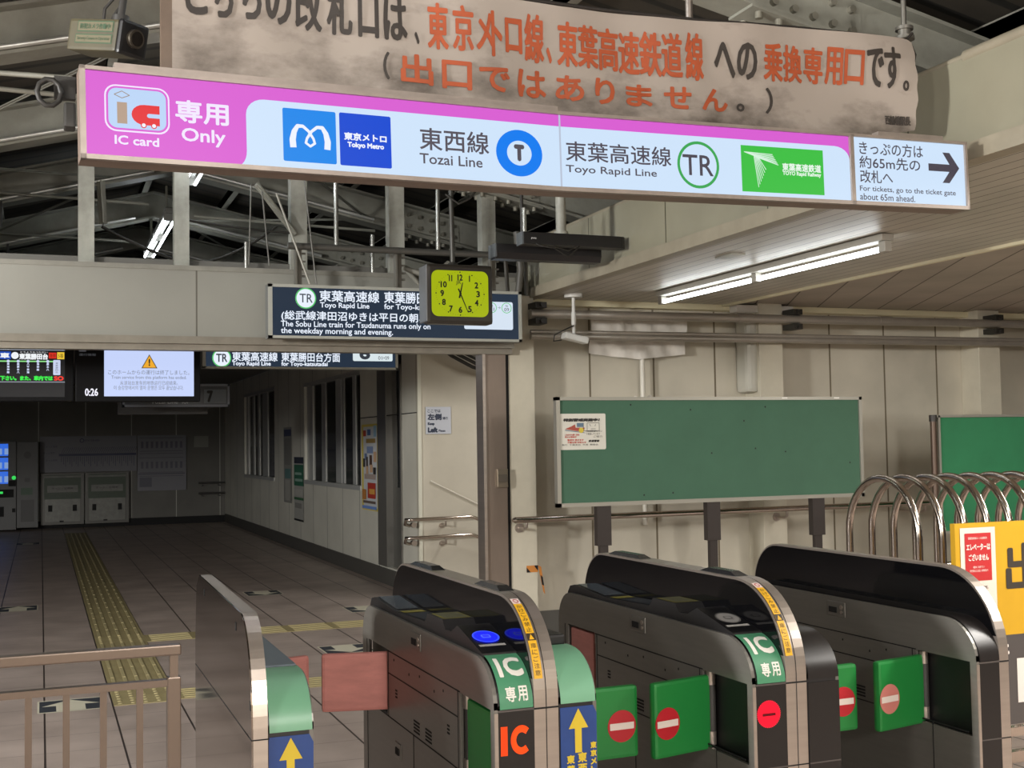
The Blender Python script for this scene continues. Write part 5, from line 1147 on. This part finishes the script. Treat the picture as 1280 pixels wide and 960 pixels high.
tag(b.make('cable_bundle', cable, at=(4.2, 12.2, 2.5)), 'black and grey cable bundle sagging at the top of the stair wall', 'cable')
b = B()
for k in range(3): b.tube([(4.1, 12.0-.05*k, 2.62), (4.25, 11.95-.05*k, 2.52+.02*k), (4.45, 11.9-.05*k, 2.40+.02*k), (4.7, 11.9-.05*k, 2.34+.02*k), (4.9, 11.9-.05*k, 2.4), (5.0, 11.9-.05*k, 2.95)], .016, 8)
tag(b.make('cable_bundle', M('pale cables', '#8a8780', .5), at=(4.3, 12, 2.5)), 'pale grey cables in front of the black cable bundle', 'cable')
def ptf(x, y, z): return (3.735+y, x, z)    # on the passage wall, x runs along it
def wall_sheet(name, label, y0, y1, z0, z1, base, blocks):
    t = thing(name, label, 'poster', (3.73, (y0+y1)/2, (z0+z1)/2))
    def q(b, a0, c0, a1, c1, off): b.quad((3.733-off, y1+(y0-y1)*a0, z0+(z1-z0)*c0), (3.733-off, y1+(y0-y1)*a1, z0+(z1-z0)*c0), (3.733-off, y1+(y0-y1)*a1, z0+(z1-z0)*c1), (3.733-off, y1+(y0-y1)*a0, z0+(z1-z0)*c1))
    b = B(); q(b, 0, 0, 1, 1, 0); b.make('paper', M('paper '+base, base, .5), t, fix=False)
    cs = {}
    for k, (a0, c0, a1, c1, c) in enumerate(blocks): q(cs.setdefault(c, B()), a0, c0, a1, c1, .001+.0004*k)
    for k, (c, b) in enumerate(cs.items()): b.make('print', M('print '+c, c, .55), t, fix=False)
    return t
wall_sheet('poster', 'tall colourful poster with a yellow border beside the grey door', 14.05, 14.80, .815, 1.862, '#d8c65a',
           [(.12, .03, .98, .97, '#c9cdd0'), (.1, .86, .3, .93, '#b8432f'), (.38, .87, .6, .94, '#46679c'), (.78, .85, .96, .98, '#8fb6cf'), (.3, .78, .9, .83, '#9a8046'), (.35, .66, .75, .74, '#7f92b8'), (.2, .58, .36, .66, '#6a7fa5'), (.1, .5, .24, .6, '#3a3736'), (.3, .5, .42, .62, '#4a3f3a'), (.52, .52, .68, .64, '#5a4338'), (.78, .56, .95, .68, '#c9a583'), (.55, .44, .72, .53, '#c9a583'), (.3, .42, .44, .51, '#c9a583'), (.76, .42, .92, .5, '#3a3736'), (.2, .36, .9, .42, '#a99a92'), (.4, .14, .9, .32, '#b03a2a'), (.5, .19, .85, .25, '#d8a04a'), (.05, .12, .3, .24, '#b87a3a'), (.1, .08, .9, .11, '#6a5c54'), (.05, .015, .95, .05, '#6d8fd0')])
wall_sheet('poster', 'pale tall notice in the dark passage left of the green notice', 19.35, 20.02, .70, 1.92, '#8e8d86', [(.05, .88, .95, .97, '#333a5a'), (.1, .5, .9, .85, '#7f7e78'), (.15, .32, .9, .45, '#5a7f7c'), (.2, .03, .8, .30, '#a5a49c')])
wall_sheet('poster', 'green and white notice in the dark passage below the window', 18.42, 19.15, .45, 1.44, '#a9a9a2', [(0, .9, 1, 1, '#2f3440'), (0, .55, 1, .88, '#2f6a50'), (.1, .62, .9, .66, '#8fb0a0'), (.1, .72, .8, .76, '#8fb0a0'), (.1, .40, .9, .5, '#b5b4ac'), (0, .33, 1, .37, '#3a6a44'), (.1, .2, .8, .28, '#8a8983'), (0, 0, 1, .03, '#222')][:-1]+[(0, 0, 1, .03, '#222222')])
# far wall: machines, maps, displays
FY = 26.83
t = thing('vending_machine', 'drink vending machine with blue lit shelves at far left', 'vending machine', (-.8, 26.6, 0))
B().box(-1.35, -.453, 26.3, 26.85, .03, 1.80, .01).make('cabinet', M('machine grey', '#575756', .5), t)
for z in (1.507, 1.230, .954):
    b = B(); b.rect(-1.3, z, -.607, z+.244, 26.297); s = b.make('lit_shelf', emis('#2f6be0', .9), t, fix=False)
    b = B()
    for k in range(6): b.rect(-1.25+.115*k, z+.03, -1.18+.115*k, z+.15, 26.294)
    b.apart('drink', emis('#8fb0e8', .7), s, fix=False)
b = B(); b.disc(-.50, 1.07, .04, 26.296); b.rect(-.77, .755, -.70, .80, 26.296); b.make('green_lamp', emis('#2fe05a', .9), t, fix=False)
b = B(); b.rect(-.60, 1.0-.1, -.46, 1.02, 26.297); b.rect(-.8, .68, -.5, .84, 26.2975); b.rect(-.8, .30, -.68, .50, 26.297); b.rect(-.53, .38, -.47, .46, 26.297); b.apart('dark_fitting', gap, t, fix=False)
t = thing('payment_cabinet', 'slim grey machine beside the blue lit vending machine', 'machine', (-.25, 26.6, 0))
B().box(-.45, -.045, 26.35, 26.85, .06, 1.79, .008).make('cabinet', M('machine grey', '#6d6d6c'), t)
b = B(); b.disc(-.25, 1.52, .07, 26.347); b.rect(-.30, .98, -.2, 1.06, 26.347); b.rect(-.37, .18, -.12, .62, 26.347); b.apart('dark_fitting', M('dim fitting', '#3c3b39', .5), t, fix=False)
b = B(); b.rect(-.37, .72, -.15, .86, 26.346); b.make('green_plate', M('dim green', '#2c4a32', .5), t, fix=False)
t = thing('fare_map', 'wide route map above the ticket machines on the far wall', 'map', (.94, FY, 1.5))
B().box(-.014, 1.893, FY, FY+.03, 1.15, 1.893).make('panel', M('map white', '#6c6c72', .5), t)
b = B(); b.rect(.35, 1.48, 1.88, 1.53, FY-.002); b.text('東京地下鉄線 運賃表', .85, 1.78, 1.15, 1.82, FY-.002); b.disc(.80, 1.80, .045, FY-.002, r_in=.03)
for k in range(36):
    x = .40+.041*k; b.line((x, 1.54), (x+.06, 1.66), .008, FY-.002); b.line((x, 1.47), (x, 1.36-.05*(k % 3)), .010, FY-.002)
for x, z in ((.2, 1.68), (.2, 1.4), (.15, 1.55)): b.text('きっぷ運賃', x-.1, z-.02, x+.12, z+.02, FY-.002)
b.make('print', M('map print', '#2b2f4a', .5), t, fix=False)
for k, (x0, x1, lb) in enumerate(((.066, .779, 'left ticket machine with green shutter below the route map'), (.920, 1.667, 'right ticket machine with green shutter below the route map'))):
    t = thing('ticket_machine', lb, 'ticket machine', ((x0+x1)/2, 26.8, .1), 'ticket machines on the far wall')
    B().box(x0-.06, x1+.06, 26.7, 26.86, .08, 1.13).make('surround', M('machine frame', '#474642', .4, .4), t)
    b = B(); b.rect(x0, .60, x1, 1.10, 26.695); b.make('green_face', M('dim green face', '#2f3f2a', .5, noise=.3, scale=9, stretch=(1, 1, 8)), t, fix=False)
    b = B(); b.rect(x0+.06, .74, x1-.06, .88, 26.69); b.rect(x0, 1.04, x1, 1.08, 26.69); b.make('label_bar', M('pale strip', '#6f6f68', .5, noise=.3, scale=12), t, fix=False)
    b = B(); b.rect(x0+.02, .14, x1-.02, .60, 26.69); b.make('shutter', M('shutter grey', '#5d5d58', .4, .3, noise=.3, scale=9), t, fix=False)
    b = B(); b.rect(x0+.08, .35, x0+.16, .48, 26.686); b.rect(x1-.16, .35, x1-.08, .48, 26.686); b.rect(x0+.30, .13, x0+.38, .16, 26.686); b.text('きっぷ・定期券', x0+.15, .80, x1-.15, .84, 26.686); b.apart('dark_fitting', gap, t, fix=False)
t = thing('timetable', 'pale timetable sheet right of the route map on the far wall', 'timetable', (2.41, FY, 1.3))
B().box(1.909, 2.911, FY, FY+.03, .719, 1.892).make('sheet', M('map white', '#88888c'), t)
b = B()
for z in (1.70, 1.27):
    for k in range(9): b.rect(1.98+.1*k, z-.08, 2.03+.1*k, z+.06, FY-.002)
for z in (1.83, 1.55, 1.50, 1.41, 1.1, 1.02): b.rect(1.95, z, 2.85, z+.012, FY-.002)
b.rect(1.93, 1.06, 2.88, 1.09, FY-.002); b.rect(1.95, .80, 2.2, 1.0, FY-.002); b.make('print', M('timetable print', '#4d4e58', .5), t, fix=False)
b = B(); b.box(3.079, 3.382, FY+.04, FY+.068, 1.624, 1.865); o = b.make('small_notice', M('dim notice', '#77766f', .5), at=(3.2, FY, 1.7), fix=False); tag(o, 'small square notice near the corner of the far wall', 'notice')
t = thing('far_handrail', 'double dark handrail in the far corner of the passage', 'handrail', (3.6, 26.5, .75))
for z in (.86, .64):
    b = B(); b.cyl((3.15, 26.7, z), (3.70, 26.7, z), .02, 8); b.make('rail', dgrey, t)
    b = B(); b.cyl((3.25, 26.7, z-.06), (3.25, 26.9, z-.06), .015, 8); b.cyl((3.6, 26.7, z-.06), (3.6, 26.9, z-.06), .015, 8); b.make('bracket', dgrey, t)
